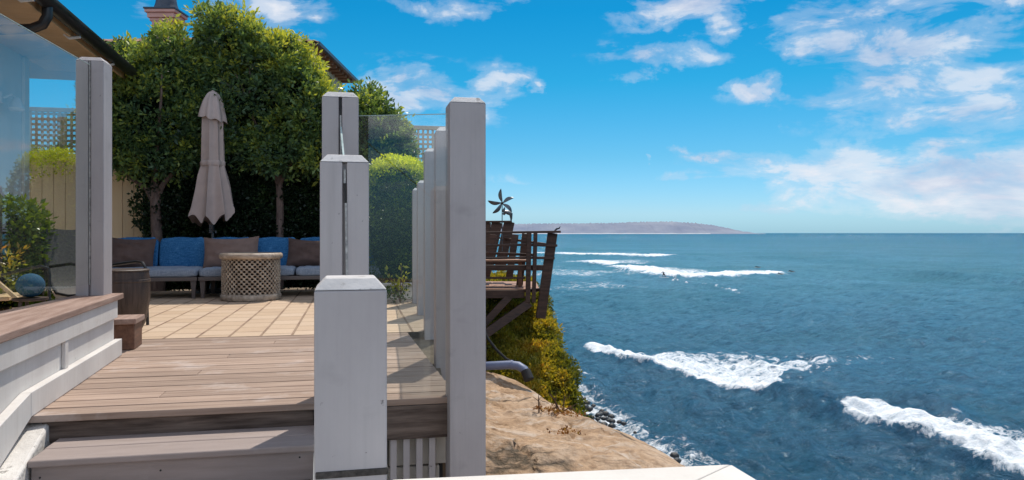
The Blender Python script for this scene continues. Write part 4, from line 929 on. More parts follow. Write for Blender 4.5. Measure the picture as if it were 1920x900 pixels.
# planting seen through the left pane
round_hedge('bush', -4.26, 6.25, 0.26, 0.26, 0.1, 1.02, 'dense glossy green bush against the house wall at the left edge', 'bush', 'leaf_bush', 2000, 0.05, 0, seed=9, topb=.4, base=.35)
yp = plant('yellow_plant', -4.02, 5.85, 'yellow green leafy plant with orange tips at the foot of the glossy bush', 'plant'); P = []; Dn = []
for i in range(70):
    a = random.uniform(0, 6.28); r_ = random.uniform(0, .14); P.append((r_*math.cos(a), r_*math.sin(a), random.uniform(.12, .62))); Dn.append((math.cos(a), math.sin(a), .9))
Pn = np.array(P); leaf_object('leaves', [carpet(Pn, np.array(Dn), np.clip((Pn[:, 2]-.05)*1.5, 0, 1), .055, 6, .12, .35)], 'leaf_gold', yp)
b = MB(); b.lathe([(.10, 0), (.13, .1), (.14, .2), (.125, .21)], 16); b.build('pot', 'teak_dark', yp, smooth=True)
lo = plant('low_shrub', -1.62, 8.62, 'small low green shrub at the foot of the clipped hedge', 'shrub'); P = RNG.normal(size=(260, 3))*np.array((.2, .1, .035))+np.array((0, 0, .07))
leaf_object('foliage', [carpet(P, np.tile((0, -.2, 1.0), (260, 1)), np.full(260, .5), .035, 6, .05, .5)], 'leaf_bush', lo)
sg = plant('sapling', -1.28, 8.55, 'bright yellow green sprig growing beside the far windscreen post', 'plant'); b = MB()
P = []; Dn = []
for s_ in ((-.14, .34), (.02, .42), (.05, .30), (-.05, .2)):
    pts = [(0, 0, 0), (s_[0]*.4, 0, s_[1]*.6), (s_[0], -.02, s_[1])]; b.tube(pts, .005, 5)
    for k in range(5): f = .3+.7*k/4; P.append((s_[0]*f, 0, s_[1]*f)); Dn.append((s_[0]*2, -.2, .5))
b.build('stem', 'twig', sg); leaf_object('leaves', [carpet(np.array(P), np.array(Dn), np.full(len(P), .5), .06, 4, .04, .4)], 'leaf_gold', sg)
pw = thing('planter_wall', (-1.46, 8.95, 0), TH, 'low grey planter wall below the clipped hedge', 'wall')
b = MB(); b.box(-.45, .26, -.05, .05, 0, .16); b.build('wall', 'block', pw, bevel=.01); b = MB(); b.box(-.46, .27, -.07, .07, .161, .20); b.build('coping', 'block', pw, bevel=.01)

# ------------------------------------------------------------------ patio furniture
def cushion(b, c, sx, sy, sz, e=0.22, n=22, m=14, pinch=0.0, T=None):
    vs = []
    for j in range(m+1):
        ph = -math.pi/2+math.pi*j/m
        for k in range(n):
            th = 2*math.pi*k/n
            def pw_(x, p_): return math.copysign(abs(x)**p_, x)
            x = pw_(math.cos(ph), .30)*pw_(math.cos(th), e); y = pw_(math.cos(ph), .30)*pw_(math.sin(th), e); z = pw_(math.sin(ph), .36)
            nv_ = Vector((x*sx, y*sy, z*sz))*5+Vector((len(b.v)*.13, sx*7, 0)); wv_ = noise.fractal(nv_, .9, 2, 4)*.011
            vs.append((c[0]+x*(sx/2-.004)+.003*wv_, c[1]+y*(sy/2+wv_), c[2]+z*(sz/2+wv_)))
    fs = [(j*n+k, j*n+(k+1) % n, (j+1)*n+(k+1) % n, (j+1)*n+k) for j in range(m) for k in range(n)]
    return b.add(vs, fs, 0, T)
def pillow(name, loc, rz, lean, w, h, th, mat, label, roll=0.0):
    t = thing(name, loc, rz, label, 'pillow'); b = MB(); n = 20; vs = []
    for side in (-1, 1):
        for j in range(n+1):
            for i in range(n+1):
                x, z = 2*i/n-1, 2*j/n-1
                prof = max(0, (1-abs(x)**3.2))**.6*max(0, (1-abs(z)**3.2))**.6
                k = 1-0.10*(abs(x*z))**1.0*0-0.06*(1-abs(z)**2)*abs(x)**4-0.06*(1-abs(x)**2)*abs(z)**4
                wr = 0.030*noise.fractal(Vector((x*2.2+loc[0], z*2.2+x, side)), .8, 2, 4)
                vs.append((x*w/2*(1-0.05*(1-z*z)*abs(x)), side*(prof*th/2+wr*prof), z*h/2*(1-0.07*(1-x*x)*abs(z))-0.02*(1-x*x)*(z > .5)))
    q = (n+1)**2; fs = []
    for s_ in (0, 1):
        for j in range(n):
            for i in range(n):
                f = (s_*q+j*(n+1)+i, s_*q+j*(n+1)+i+1, s_*q+(j+1)*(n+1)+i+1, s_*q+(j+1)*(n+1)+i); fs.append(f if s_ == 0 else f[::-1])
    T = Matrix.Rotation(lean, 4, 'X') @ Matrix.Rotation(roll, 4, 'Y')
    b.add(vs, fs, 0, T); b.build('pillow_body', mat, t, smooth=True, sharp=180); return t
SO = Vector((-3.868, 9.10, 0))
def sofa_pt(u, v, z): return SO+Vector((CO*u-SI*v, SI*u+CO*v, z))
def sofa(u0, n_seat, label, backs):
    t = thing('sofa', sofa_pt(u0, 0, 0), TH, label, 'sofa', 'sofa modules along the back of the patio'); L = n_seat*1.14
    b = MB(); b.box(0.005, L-0.005, 0.0, .78, .215, .262); b.box(0.005, L-.005, .76, .80, .263, .58); b.build('frame', 'sofa_frame', t, bevel=.006)
    for (x, y) in ((.05, .05), (L-.05, .05), (.05, .74), (L-.05, .74)):
        b = MB(); b.solid([(x-.018, y-.018, 0), (x+.018, y-.018, 0), (x+.018, y+.018, 0), (x-.018, y+.018, 0)], [(x-.032, y-.032, .214), (x+.032, y-.032, .214), (x+.032, y+.032, .214), (x-.032, y+.032, .214)])
        b.build('leg', 'sofa_frame', t, bevel=.003)
    for i in range(n_seat):
        b = MB(); cushion(b, (i*1.14+.57, .36, .315), 1.135, .72, .125, .12, n=56, m=26); b.build('seat_cushion', 'grey_weave', t, smooth=True, sharp=180)
    for k in range(backs):
        w = L/backs; b = MB(); T = Matrix.Translation((k*w+w/2, .62, .53)) @ Matrix.Rotation(R(-12), 4, 'X')
        cushion(b, (0, 0, 0), w-.006, .15, .42, .16, n=56, m=30, T=T); b.build('back_cushion', 'blue_weave', t, smooth=True, sharp=180)
    return t
sofa(-1.11, 1, 'blue cushioned sofa module at the left, beside the barrel table', 2)
sofa(0.035, 2, 'longer blue cushioned sofa module behind the drum table', 4)
pillow('pillow', sofa_pt(-.86, .40, .555), TH+R(8), R(-20), .62, .42, .17, 'pillow_dark', 'dark brown pillow at the left end of the blue sofa', R(4))
pillow('pillow', sofa_pt(.36, .42, .555), TH, R(-18), .68, .42, .18, 'pillow_mid', 'wide mushroom brown pillow in the middle of the blue sofa', R(-1.5))
pillow('pillow', sofa_pt(1.36, .46, .54), TH-R(4), R(-18), .64, .40, .17, 'pillow_dark', 'dark brown pillow at the right end of the blue sofa beside white posts', R(2))

# drum table
t = drum = thing('drum_table', on(471, 561.5), 0, 'carved wooden drum table with latticed sides on the patio before the sofa', 'table')
b = MB(); b.lathe([(.10, .470), (.375, .470), (.393, .482), (.398, .505), (.392, .527), (.375, .538), (.30, .532), (.02, .530)], 48); b.build('table_top', 'drum_top', t, smooth=True, sharp=50)
b = MB(); b.lathe([(.34, .0), (.372, .006), (.384, .03), (.380, .06), (.36, .075), (.30, .078)], 48); b.build('base_ring', 'drum', t, smooth=True, sharp=50)
b = MB(); na, nr = 34, 15
for j in range(nr):
    z = .085+j*(.385/(nr-1)); rr = .348+.006*math.cos((z-.27)*6)
    for k in range(na):
        a = 2*math.pi*(k+.5*(j % 2))/na; b.ball((rr*math.cos(a), rr*math.sin(a), z), .0175, 6, 5)
        if j < nr-1:
            for s_ in (-.5, .5):
                a2 = a+2*math.pi*s_/na; z2 = z+.385/(nr-1); b.tube([(rr*.985*math.cos(a), rr*.985*math.sin(a), z), (rr*.985*math.cos(a2), rr*.985*math.sin(a2), z2)], .0075, 4)
b.build('lattice_side', 'drum', t, smooth=True, sharp=80)
drum.scale = (.92, .92, 1.045)
b = MB(); b.lathe([(.29, .079), (.29, .469)], 24); b.build('inner_drum', 'drum_core', t, smooth=True)

# closed parasol
UY = 10.12; up0 = at(399, 562, UY)
t = thing('parasol', (up0.x, UY, 0), 0, 'closed taupe canvas parasol tied with a strap, behind the sofa', 'parasol')
Z = lambda py_: HC+(HY-py_)/F*UY
b = MB(); b.tube([(0, 0, .05), (0, 0, Z(200))], .019, 12); b.build('pole', 'chrome', t, smooth=True)
b = MB(); b.lathe([(.24, 0), (.24, .035), (.05, .05), (.035, .12), (.02, .125)], 24); b.build('base', 'black_metal', t, smooth=True, sharp=40)
b = MB(); b.box(-.03, .02, -.05, -.02, Z(437), Z(418)); b.tube([(.0, -.05, Z(430)), (.07, -.07, Z(433)), (.075, -.08, Z(437))], .008, 6); b.build('crank', 'chrome', t)
pr = [(37, 411), (36.5, 405), (33, 385), (28.5, 355), (24, 330), (20, 309), (20, 290), (19, 255), (18, 215), (16, 195)]
def fold(a, z, j):
    ph = 8*a+0.9*math.sin(a*2+1)+.25*noise.noise(Vector((math.cos(a), math.sin(a), z*2)))
    amp = .22 if j < 5 else .13
    f = 1-abs(math.sin(ph/2))**.75*2
    return 1+amp*.85*f+.05*math.sin(3*a+z*3)*(1 if j < 5 else .4)
b = MB(); rp_ = [(r_/F*UY*1.0, Z(y_)) for r_, y_ in pr]
def fold2(a, z, j): return fold(a, z, j)
b.lathe(rp_, 192, fn=fold2)
b.v = [(x, y, z+(0.055*math.sin(8*math.atan2(y, x)+1.2)+.04*math.sin(2*math.atan2(y, x)+.4) if z < Z(400) else (.02*math.sin(8*math.atan2(y, x)+1.2) if z < Z(380) else 0))+(.05*(x/.28) if z < Z(350) else 0)) for x, y, z in b.v]
b.build('canopy', 'canvas', t, smooth=True, sharp=60)
b = MB(); pr2 = [(24.5, 224), (22.5, 212), (17, 190), (11, 177), (6, 172.5), (2, 172)]
b.lathe([(r_/F*UY, Z(y_)) for r_, y_ in pr2], 80, fn=lambda a, z, j: 1+(.10 if j < 3 else .04)*math.sin(8*a+.8))
b.v = [(x, y, z-(.045*(x/.17)+.015*math.sin(8*math.atan2(y, x)) if z < Z(200) else 0)) for x, y, z in b.v]
b.build('vent_flap', 'canvas', t, smooth=True, sharp=60)
b = MB(); b.lathe([(.148, Z(312)), (.155, Z(310)), (.155, Z(304)), (.146, Z(302))], 48, fn=lambda a, z, j: 1+.08*math.sin(8*a+.9)); b.build('strap', 'canvas', t, smooth=True)
b = MB(); b.lathe([(.02, Z(173)), (.024, Z(171)), (.01, Z(169.5))], 12); b.build('finial', 'canvas', t, smooth=True)

# barrel side table and timber block step
t = thing('barrel_table', (-3.155, 6.14, 0), 0, 'dark ribbed wooden barrel side table next to the left post', 'side table')
t.location.x -= 0.045; t.scale = (1.10, 1.10, 1.0)
prf = [(.125, 0), (.150, .06), (.172, .16), (.184, .27), (.186, .36), (.180, .44), (.176, .485)]
b = MB(); b.lathe([(r_+(0.0015 if i % 2 else 0), z) for i, (r_, z) in enumerate(prf)], 40, fn=lambda a, z, j: 1+.012*math.cos(18*a)); b.build('body', 'barrel', t, smooth=True, sharp=50)
b = MB(); b.lathe([(.16, .4855), (.181, .487), (.183, .497), (.176, .503), (.02, .503)], 40); b.build('table_top', 'barrel', t, smooth=True, sharp=40)
for z, r_ in ((.10, .163), (.40, .186)):
    b = MB(); b.lathe([(r_, z), (r_+.004, z+.006), (r_+.002, z+.02), (r_-.002, z+.022)], 40); b.build('hoop', 'barrel', t, smooth=True)
bx = on(231, 657); t = thing('timber_step', (bx.x-.055, bx.y+.13, 0), WA, 'small reddish timber block step beside the end of the white wall', 'step')
b = MB(); b.box(-.085, .085, -.13, .13, .0, .175); b.build('block', 'red_wood', t, bevel=.006)
b = MB(); b.box(-.12, .10, -.16, .15, .177, .215); b.build('top_board', 'cap_wood', t, bevel=.006)

# sling chair behind the left pane
t = sc1 = thing('sling_chair', (-3.60, 6.40, 0), R(62), 'charcoal mesh sling armchair with black tube arms, its tall back right of the glossy bush', 'chair')
b = MB(); n = 14; vs = []
curve = [(-.02, .30), (.15, .285), (.32, .30), (.42, .40), (.48, .55), (.53, .70), (.57, .84)]
for y_, z_ in curve:
    for s_ in (-.25, -.12, 0, .12, .25): vs.append((s_, y_-.25, z_-.012*(1-abs(s_)*4)))
for y_, z_ in curve:
    for s_ in (-.25, -.12, 0, .12, .25): vs.append((s_, y_-.25+.008, z_-.012*(1-abs(s_)*4)-.008))
L_ = len(curve); fs = [(j*5+i, j*5+i+1, (j+1)*5+i+1, (j+1)*5+i) for j in range(L_-1) for i in range(4)]; fs += [tuple(k+L_*5 for k in f[::-1]) for f in fs]
b.add(vs, fs); b.build('sling', 'sling', t, smooth=True, sharp=180)
for s_ in (-1, 1):
    b = MB(); b.tube([(s_*.26, y_-.25, z_) for y_, z_ in curve], .012, 8); b.build('side_rail', 'black_metal', t, smooth=True)
    b = MB(); b.tube([(s_*.29, -.33, 0), (s_*.29, -.31, .40), (s_*.29, -.30, .50), (s_*.29, -.26, .54), (s_*.29, -.18, .55), (s_*.29, .12, .52), (s_*.285, .22, .50)], .013, 8); b.build('arm', 'black_metal', t, smooth=True)
    b = MB(); b.tube([(s_*.27, .2, .52), (s_*.28, .30, 0)], .013, 8); b.build('leg', 'black_metal', t, smooth=True)
bc = at(57, 535, 5.2); t = thing('round_cushion', (bc.x, bc.y, 0), 0, 'teal blue ball shaped cushion on a stool behind the left pane', 'cushion')
b = MB(); b.ball((0, 0, bc.z), .085, 20, 14, sc=(1.05, 1.05, .98)); b.build('cover', 'blue_cushion', t, smooth=True)
sl_ = thing('stool', (bc.x, bc.y, 0), 0, 'small dark stool carrying the teal ball cushion', 'stool')
b = MB(); b.lathe([(.10, bc.z-.105), (.11, bc.z-.10), (.11, bc.z-.086), (.04, bc.z-.0845)], 20); b.build('seat', 'barrel', sl_, smooth=True, sharp=40)
for k in range(3):
    a = k*2.094+.3; b = MB(); b.tube([(.08*math.cos(a), .08*math.sin(a), bc.z-.104), (.11*math.cos(a), .11*math.sin(a), 0)], .012, 8); b.build('leg', 'barrel', sl_, smooth=True)
bl = at(10, 505, 5.45); t = thing('deck_chair', (bl.x-.1, bl.y, 0), R(20), 'pale wooden deck chair arm and leg at the far left edge behind glass', 'chair')
b = MB(); b.beam((-.14, 0, .62), (.17, .02, .30), .05, .025); b.build('frame', 'soffit', t, bevel=.003)
for s_ in (-.1, .15): 
    b = MB(); b.beam((s_, .0, .0), (s_, .0, .55-.3*(s_ > 0)), .04, .03, up=(0, 1, 0)); b.build('leg', 'soffit', t, bevel=.003)
b = MB(); b.box(-.5, .1, .03, .5, .30, .33); b.build('seat', 'soffit', t, bevel=.004)
b = MB(); b.tube([(.06, 0, .49), (.2, -.02, .53), (.32, -.04, .555), (.365, -.04, .54), (.375, -.04, .50), (.37, -.04, .02)], .011, 8); b.build('arm', 'black_metal', t, smooth=True)

# ------------------------------------------------------------------ house at the left: wall, eave, gutter
HA = math.atan(.253); hd = Vector((-math.sin(HA), math.cos(HA), 0))
t = thing('house', (-5.93, 9.1, -0.24), HA, 'pale stucco house with honey soffit and black gutter at the left edge', 'house')
b = MB(); b.box(-6, 0, -7.5, 0, -.05, 2.62); b.build('wall', 'stucco', t)
t.scale = (1.3, 1.3, 1.3); rf = None
b = MB(); e = .585
b.solid([(e+.16, -7.5, 2.475), (e+.16, .56, 2.475), (-6, .56, 4.9), (-6, -7.5, 4.9)], [(e+.16, -7.5, 2.505), (e+.16, .56, 2.505), (-6, .56, 4.93), (-6, -7.5, 4.93)]); rf = b.build('roof', 'tile', t)
b = MB()
for i in range(56):
    y0_ = -7.5+i*.144; b.box(.002, e+.13, y0_+.002, y0_+.142, 2.44, 2.462)
b.build('soffit', 'soffit', rf, bevel=.002)
b = MB(); b.box(e+.132, e+.155, -7.5, .56, 2.38, 2.474); b.build('fascia', 'soffit', rf)
b = MB(); b.box(-.3, e+.13, .565, .59, 2.36, 2.55); b.build('fascia', 'soffit', rf)
b = MB(); gp = []
for k in range(11):
    a = math.pi+math.pi*k/10; gp.append((.06*math.cos(a), .06*math.sin(a)))
gp = [(-.06, .012)]+gp+[(.06, .012), (.054, .012)]+[(.053*math.cos(math.pi*2-math.pi*k/10), .053*math.sin(math.pi*2-math.pi*k/10)) for k in range(11)]
gv = [(e+.22+x, -7.5, 2.455+z) for x, z in gp]; gv2 = [(e+.22+x, .60, 2.455+z) for x, z in gp]
b.solid(gv, gv2); b.build('gutter', 'black_metal', rf, smooth=True, sharp=50)
for y_ in (-3.2, -2.2, -1.2, -.2):
    b = MB(); b.tube([(e+.10, y_, 2.40), (e+.14, y_, 2.37), (e+.22, y_, 2.385)], .012, 6)
    b.build('gutter_bracket', 'stucco', rf, smooth=True)
b = MB(); yy = -1.95
b.tube([(e+.22, yy, 2.42), (e+.22, yy, 2.34), (e+.19, yy, 2.28), (e+.12, yy, 2.245), (.25, yy, 2.20), (.10, yy, 2.15), (.06, yy, 2.08), (.06, yy, .1)], .036, 12); b.build('downspout', 'black_metal', t, smooth=True)
b = MB(); b.box(.002, .03, -.62, -.54, 1.92, 2.02); b.tube([(.03, -.58, 1.97), (.10, -.58, 2.0), (.13, -.58, 1.96)], .012, 8); b.lathe([(.05, -.10), (.065, -.08), (.03, .0), (.015, .02)], 14, (.13, -.58, 1.96)); b.build('wall_lamp', 'stucco', t, smooth=True)
b = MB(); b.box(.001, .03, -.10, .012, 0, 2.43); b.build('corner_trim', 'white_wall', t, bevel=.004)

# ------------------------------------------------------------------ neighbour's house behind the trees
NY = 18.0
def ntile(b, p00, p10, p11, p01, nu, nv):
    p00, p10, p11, p01 = map(Vector, (p00, p10, p11, p01)); nn = (p10-p00).cross(p01-p00).normalized(); vs = []
    for j in range(nv+1):
        for i in range(nu*6+1):
            s_, r_ = i/(nu*6), j/nv; p = (p00*(1-s_)+p10*s_)*(1-r_)+(p01*(1-s_)+p11*s_)*r_
            vs.append(p+nn*(.045*abs(math.sin(math.pi*s_*nu))+.02*(j % 2)))
    n = nu*6+1; b.add(vs, [(j*n+i, j*n+i+1, (j+1)*n+i+1, (j+1)*n+i) for j in range(nv) for i in range(n-1)])
t = thing('neighbour_house', (-6.3, 16.2, 0.08), 0, 'neighbouring house with clay tile roof and pink chimney behind the trees', 'house')
t.scale = (.9, .9, .9)
b = MB(); b.box(-3.3, 2.05, 0, 3.8, -.05, 5.26); b.build('wall', 'cream_fence', t)
ze = 5.30
b = MB(); E = [(-3.7, -.38), (2.42, -.38), (2.42, 4.2), (-3.7, 4.2)]; r1, r2 = (-1.6, 1.9, 5.95), (.4, 1.9, 5.95)
ntile(b, (*E[0], ze), (*E[1], ze), r2, r1, 30, 12); ntile(b, (*E[1], ze), (*E[2], ze), r2, r2, 34, 12); ntile(b, (*E[3], ze), (*E[0], ze), r1, r1, 34, 12); ntile(b, (*E[2], ze), (*E[3], ze), r1, r2, 30, 12)
rf = b.build('roof', 'tile', t, smooth=True, sharp=60)
b = MB(); b.box(-3.68, 2.40, -.36, 4.18, ze-.05, ze-.012); b.build('soffit', 'red_wood', rf)
for k in range(11): b = MB(); b.box(2.051, 2.36, -.2+k*.38, -.12+k*.38, ze-.14, ze-.052); b.build('rafter', 'teak_light', rf)
b = MB(); b.box(2.402, 2.48, -.42, 4.2, ze-.07, ze+.01); b.build('gutter', 'slate_metal', rf)
b = MB(); b.box(2.051, 2.07, 1.6, 2.4, 4.2, 5.05); b.build('window', 'dark_gap', t)
# raised part at the left with its own roof
b = MB(); b.box(-2.75, -.35, .6, 3, 4.63, 5.36); b.build('upper_wall', 'pink_stucco', t)
b = MB(); ntile(b, (-2.95, .3, 5.42), (-.2, .3, 5.42), (-.9, 1.8, 5.74), (-2.2, 1.8, 5.74), 14, 6); ntile(b, (-2.95, 3.3, 5.42), (-2.95, .3, 5.42), (-2.2, 1.8, 5.74), (-2.2, 1.8, 5.74), 14, 6); ntile(b, (-.2, .3, 5.42), (-.2, 3.3, 5.42), (-.9, 1.8, 5.74), (-.9, 1.8, 5.74), 14, 6)
b.box(-2.92, -.22, .33, 3.28, 5.37, 5.415); b.build('upper_roof', 'tile', t, smooth=True, sharp=60)
cx = at(312, 30, NY+1).x+7.0
b = MB(); s_ = .26
b.solid([(cx-s_, .7, 4.6), (cx+s_, .7, 4.6), (cx+s_, 1.3, 4.6), (cx-s_, 1.3, 4.6)], [(cx-s_*.92, .72, 6.12), (cx+s_*.92, .72, 6.12), (cx+s_*.92, 1.28, 6.12), (cx-s_*.92, 1.28, 6.12)])
for k, (w_, z0_, z1_) in enumerate(((.29, 6.121, 6.2), (.335, 6.202, 6.32), (.38, 6.322, 6.40))): b.box(cx-w_, cx+w_, 1-w_, 1+w_, z0_, z1_)
ch = b.build('chimney', 'pink_stucco', t, bevel=.01)
b = MB(); b.box(cx-.40, cx+.40, .60, 1.40, 6.402, 6.44); b.lathe([(.33, 6.442), (.30, 6.5), (.26, 6.62), (.23, 6.8), (.18, 6.9), (.02, 6.95)], 16, (cx, 1, 0)); b.build('chimney_cap', 'slate_metal', ch, smooth=True, sharp=40)

# ------------------------------------------------------------------ neighbour's timber balcony over the cliff
Yn, Yf = 11.5, 13.3
t = thing('timber_balcony', at(950, 545, Yn), 0, 'dark red timber balcony with leaning posts overhanging the planted cliff', 'balcony'); O = t.location.copy()
def bp_(b, a, c, w, h, Y=Yn, Y2=None, up=(0, 0, 1)): b.beam(at(*a, Y)-O, at(*c, Y2 or Y)-O, w, h, up)
def bpart(name, mat, segs, Y=Yn):
    b = MB()
    for s_ in segs: bp_(b, s_[0], s_[1], s_[2], s_[3], *(s_[4:] if len(s_) > 4 else (Y,)))
    return b.build(name, mat, t, bevel=.006)
XL = 800
bpart('top_rail', 'teak_dark', [((XL, 438), (1051, 434.5), .16, .036)])
bpart('rail', 'teak_dark', [((XL, 462), (988, 459), .10, .035), ((988, 459), (1045, 460.5), .06, .04)])
bpart('rail', 'teak_dark', [((XL, 486), (988, 483), .10, .03), ((988, 483), (1040, 484), .06, .04)])
bpart('rail', 'teak_dark', [((XL, 502), (1023, 502), .07, .085)], Yn+.06)
bpart('rail', 'teak_dark', [((XL, 521), (985, 521), .05, .03)])
bpart('post', 'teak_dark', [((1036, 437), (1013.5, 596), .15, .17, Yn+.10, Yn+.10, (0, 1, 0))])
bpart('post', 'teak_dark', [((992, 437), (989.5, 567), .075, .12, Yn-.02, Yn-.02, (0, 1, 0))])
bpart('post', 'teak_dark', [((1004, 437), (1000.5, 567), .060, .12, Yn-.02, Yn-.02, (0, 1, 0))])
bpart('beam', 'teak_dark', [((XL, 552), (984, 551), .10, .125, Yn+.05), ((984, 545), (1018, 543), .08, .05, Yn+.06)])
bpart('brace', 'teak_dark', [((955, 556), (868, 650), .11, .11, Yn+.06, Yn-.1, (0, 1, 0))])
bpart('brace', 'teak_dark', [((992, 568), (868, 656), .13, .12, Yn+.0, Yn-.35, (0, 1, 0))])
b = MB(); zc = at(0, 542, Yn).z-O.z
for k in range(13):
    y_ = Yn+.02+k*.14; b.box(at(XL, 0, Yn).x-O.x, at(1012, 0, Yn).x-O.x, y_-O.y, y_+.133-O.y, zc-.03, zc)
b.build('floor_boards', 'teak_light', t, bevel=.003)
b = MB(); z_ = at(0, 487, Yn+.5).z-O.z
for k in range(4): b.box(at(XL, 0, Yn+.5).x-O.x, at(988, 0, Yn+.5).x-O.x, Yn+.35+k*.12-O.y, Yn+.465+k*.12-O.y, z_-.03, z_)
for x_ in (900, 975): b.box(at(x_, 0, Yn+.5).x-O.x-.03, at(x_, 0, Yn+.5).x-O.x+.03, Yn+.5-O.y, Yn+.56-O.y, zc+.001, z_-.031)
b.build('bench', 'teak_light', t, bevel=.003)
bpart('back_rail', 'teak_dark', [((XL, 416.5), (960, 415.5), .14, .035)], Yf)
bpart('back_rail', 'teak_dark', [((XL, 428), (952, 427), .05, .03)], Yf); bpart('back_rail', 'teak_dark', [((XL, 447), (948, 446), .06, .03)], Yf)
bpart('back_rail', 'teak_dark', [((XL, 470), (1000, 478), .06, .04, Yf, Yn+.2)]); bpart('side_rail', 'teak_dark', [((945, 447), (1040, 460), .05, .035, Yf, Yn+.1)])
for a, c in (((955, 416), (938, 500)), ((932, 417), (915, 500)), ((911, 417), (897, 500)), ((890, 417), (876, 500))):
    bpart('back_post', 'teak_dark', [(a, c, .19, .06, Yf, Yf-.1, (0, 1, 0))])
for a, c in (((966, 440), (955, 520)), ((925, 440), (912, 520))): bpart('back_post', 'teak_dark', [(a, c, .12, .06, Yf-.5, Yf-.6, (0, 1, 0))])
bpart('back_rail', 'teak_dark', [((XL, 494), (985, 492), .07, .05, Yf-.3, Yf-.3)])
bpart('side_post', 'teak_dark', [((985, 438), (974, 535), .11, .10, Yn+.9, Yn+.9, (0, 1, 0))])
b = MB(); pp = at(1045, 434, Yn)-O; b.tube([pp+Vector((-.05, 0, 0)), pp+Vector((-.01, 0, .04)), pp+Vector((.03, 0, .05)), pp+Vector((.045, 0, .08))], [.012, .016, .012, .005], 6); b.build('finial', 'black_metal', t, smooth=True)
# wind spinner
sp_ = at(941.5, 381, 12.7); t = thing('wind_spinner', (sp_.x, sp_.y, at(0, 416, 12.7).z), 0, 'five bladed metal wind spinner on a thin pole above the timber balcony', 'wind spinner')
hz = sp_.z-t.location.z
b = MB(); b.tube([(0, 0, -.5), (0, 0, hz)], .008, 6); b.build('pole', 'steel', t, smooth=True)
b = MB(); b.ball((0, -.03, hz), .024, 10, 8); b.build('hub', 'black_metal', t, smooth=True)
for ang, L_ in ((94, .225), (170, .225), (226, .215), (-44, .205), (24, .20)):
    b = MB(); a = R(ang); d = Vector((math.cos(a), 0, math.sin(a))); s_ = Vector((-d.z, 0, d.x)); n = 8; vs = []
    for k in range(n+1):
        f = k/n; w_ = .036*math.sin(math.pi*min(1, f*.93+.05))**.7; bend = s_*(.025*math.sin(f*3)); c_ = d*(.02+L_*f)+bend+Vector((0, -.03, hz))
        vs += [c_-s_*w_*.9+Vector((0, -.022*f, 0)), c_+Vector((0, -.008, 0)), c_+s_*w_*.9+Vector((0, .02*f, 0))]
    fs = [(k*3+i, k*3+i+1, (k+1)*3+i+1, (k+1)*3+i) for k in range(n) for i in (0, 1)]; b.add(vs, fs); b.build('blade', 'steel', t, smooth=True)
b = MB(); b.tube([(.02, 0, .12), (.05, 0, .17), (.10, 0, .16), (.15, 0, .13), (.155, 0, .06), (.15, 0, .0)], [.02, .035, .04, .035, .02, .01], 8); b.ball((.03, 0, .19), .03, 8, 6); b.tube([(.03, 0, .21), (.045, 0, .25)], [.02, .006], 6); b.build('ornament', 'steel', t, smooth=True)

# drain pipe, hose and props below the balcony
t = thing('drain_pipe', at(930, 686, 9.75), 0, 'blue grey plastic drain pipe with elbow on the cliff top', 'pipe'); O = t.location.copy()
pts = [at(x, y, d_)-O for x, y, d_ in ((840, 688, 9.9), (915, 686, 9.75), (955, 684, 9.7), (972, 686, 9.66), (983, 693, 9.6), (990, 705, 9.55))]
b = MB(); b.tube(pts, .056, 14); b.build('tube', 'pvc', t, smooth=True)
b = MB(); b.tube([at(985, 695, 9.59)-O, at(992, 712, 9.53)-O], [.063, .066], 14); b.build('outlet', 'dark_gap', t, smooth=True)
b = MB(); b.tube([at(958, 684, 9.695)-O, at(962, 684, 9.69)-O], .062, 14); b.build('joint', 'pvc', t, smooth=True)
t = thing('hose', at(930, 650, 10.0), 0, 'thin black hose hanging down to the drain pipe', 'hose'); O = t.location.copy()
b = MB(); b.tube([at(x, y, 10.0)-O for x, y in ((905, 615), (915, 635), (930, 655), (948, 672), (960, 679))], .018, 8); b.build('tube', 'dark_gap', t, smooth=True)
t = thing('prop_post', at(905, 690, 10.0), 0, 'short dark timber prop beside the drain pipe', 'post'); b = MB(); b.box(-.08, .05, -.05, .05, -.1, .46); b.build('post', 'teak_dark', t, bevel=.005)
# dry plants on the rock
def on_rock(px, py):
    best = None
    o_ = Vector((0, 0, HC)); d = Vector(((px-CX)/F, 1, -(py-HY)/F)).normalized()
    dg = rk.data; from mathutils.bvhtree import BVHTree
    if not hasattr(on_rock, 't'): on_rock.t = BVHTree.FromPolygons([v_.co[:] for v_ in dg.vertices], [p_.vertices[:] for p_ in dg.polygons])
    r_ = on_rock.t.ray_cast(o_, d); return r_[0] if r_[0] else on(px, py, -1.1)
p_ = on_rock(1030, 770); t = thing('dry_shrub', p_, 0, 'dry leafless twiggy shrub on the rock edge', 'shrub')
for k in range(7):
    a = random.uniform(0, 3.14); L_ = random.uniform(.12, .28); x_ = random.uniform(-.2, .15)
    if k == 0: b = MB()
    e_ = Vector((x_+math.cos(a)*L_*.8, random.uniform(-.1, .1), math.sin(a)*L_*.55)); mid = Vector((x_, 0, 0)).lerp(e_, .5)+Vector((0, 0, .02))
    b.tube([(x_, 0, -.02), mid, e_], [.008, .006, .003], 5)
    for q_ in range(3): b.tube([mid, mid.lerp(e_, .5)+Vector((random.uniform(-.06, .06), random.uniform(-.04, .04), random.uniform(0, .06)))], [.005, .002], 4)
b.build('twigs', 'twig', t)
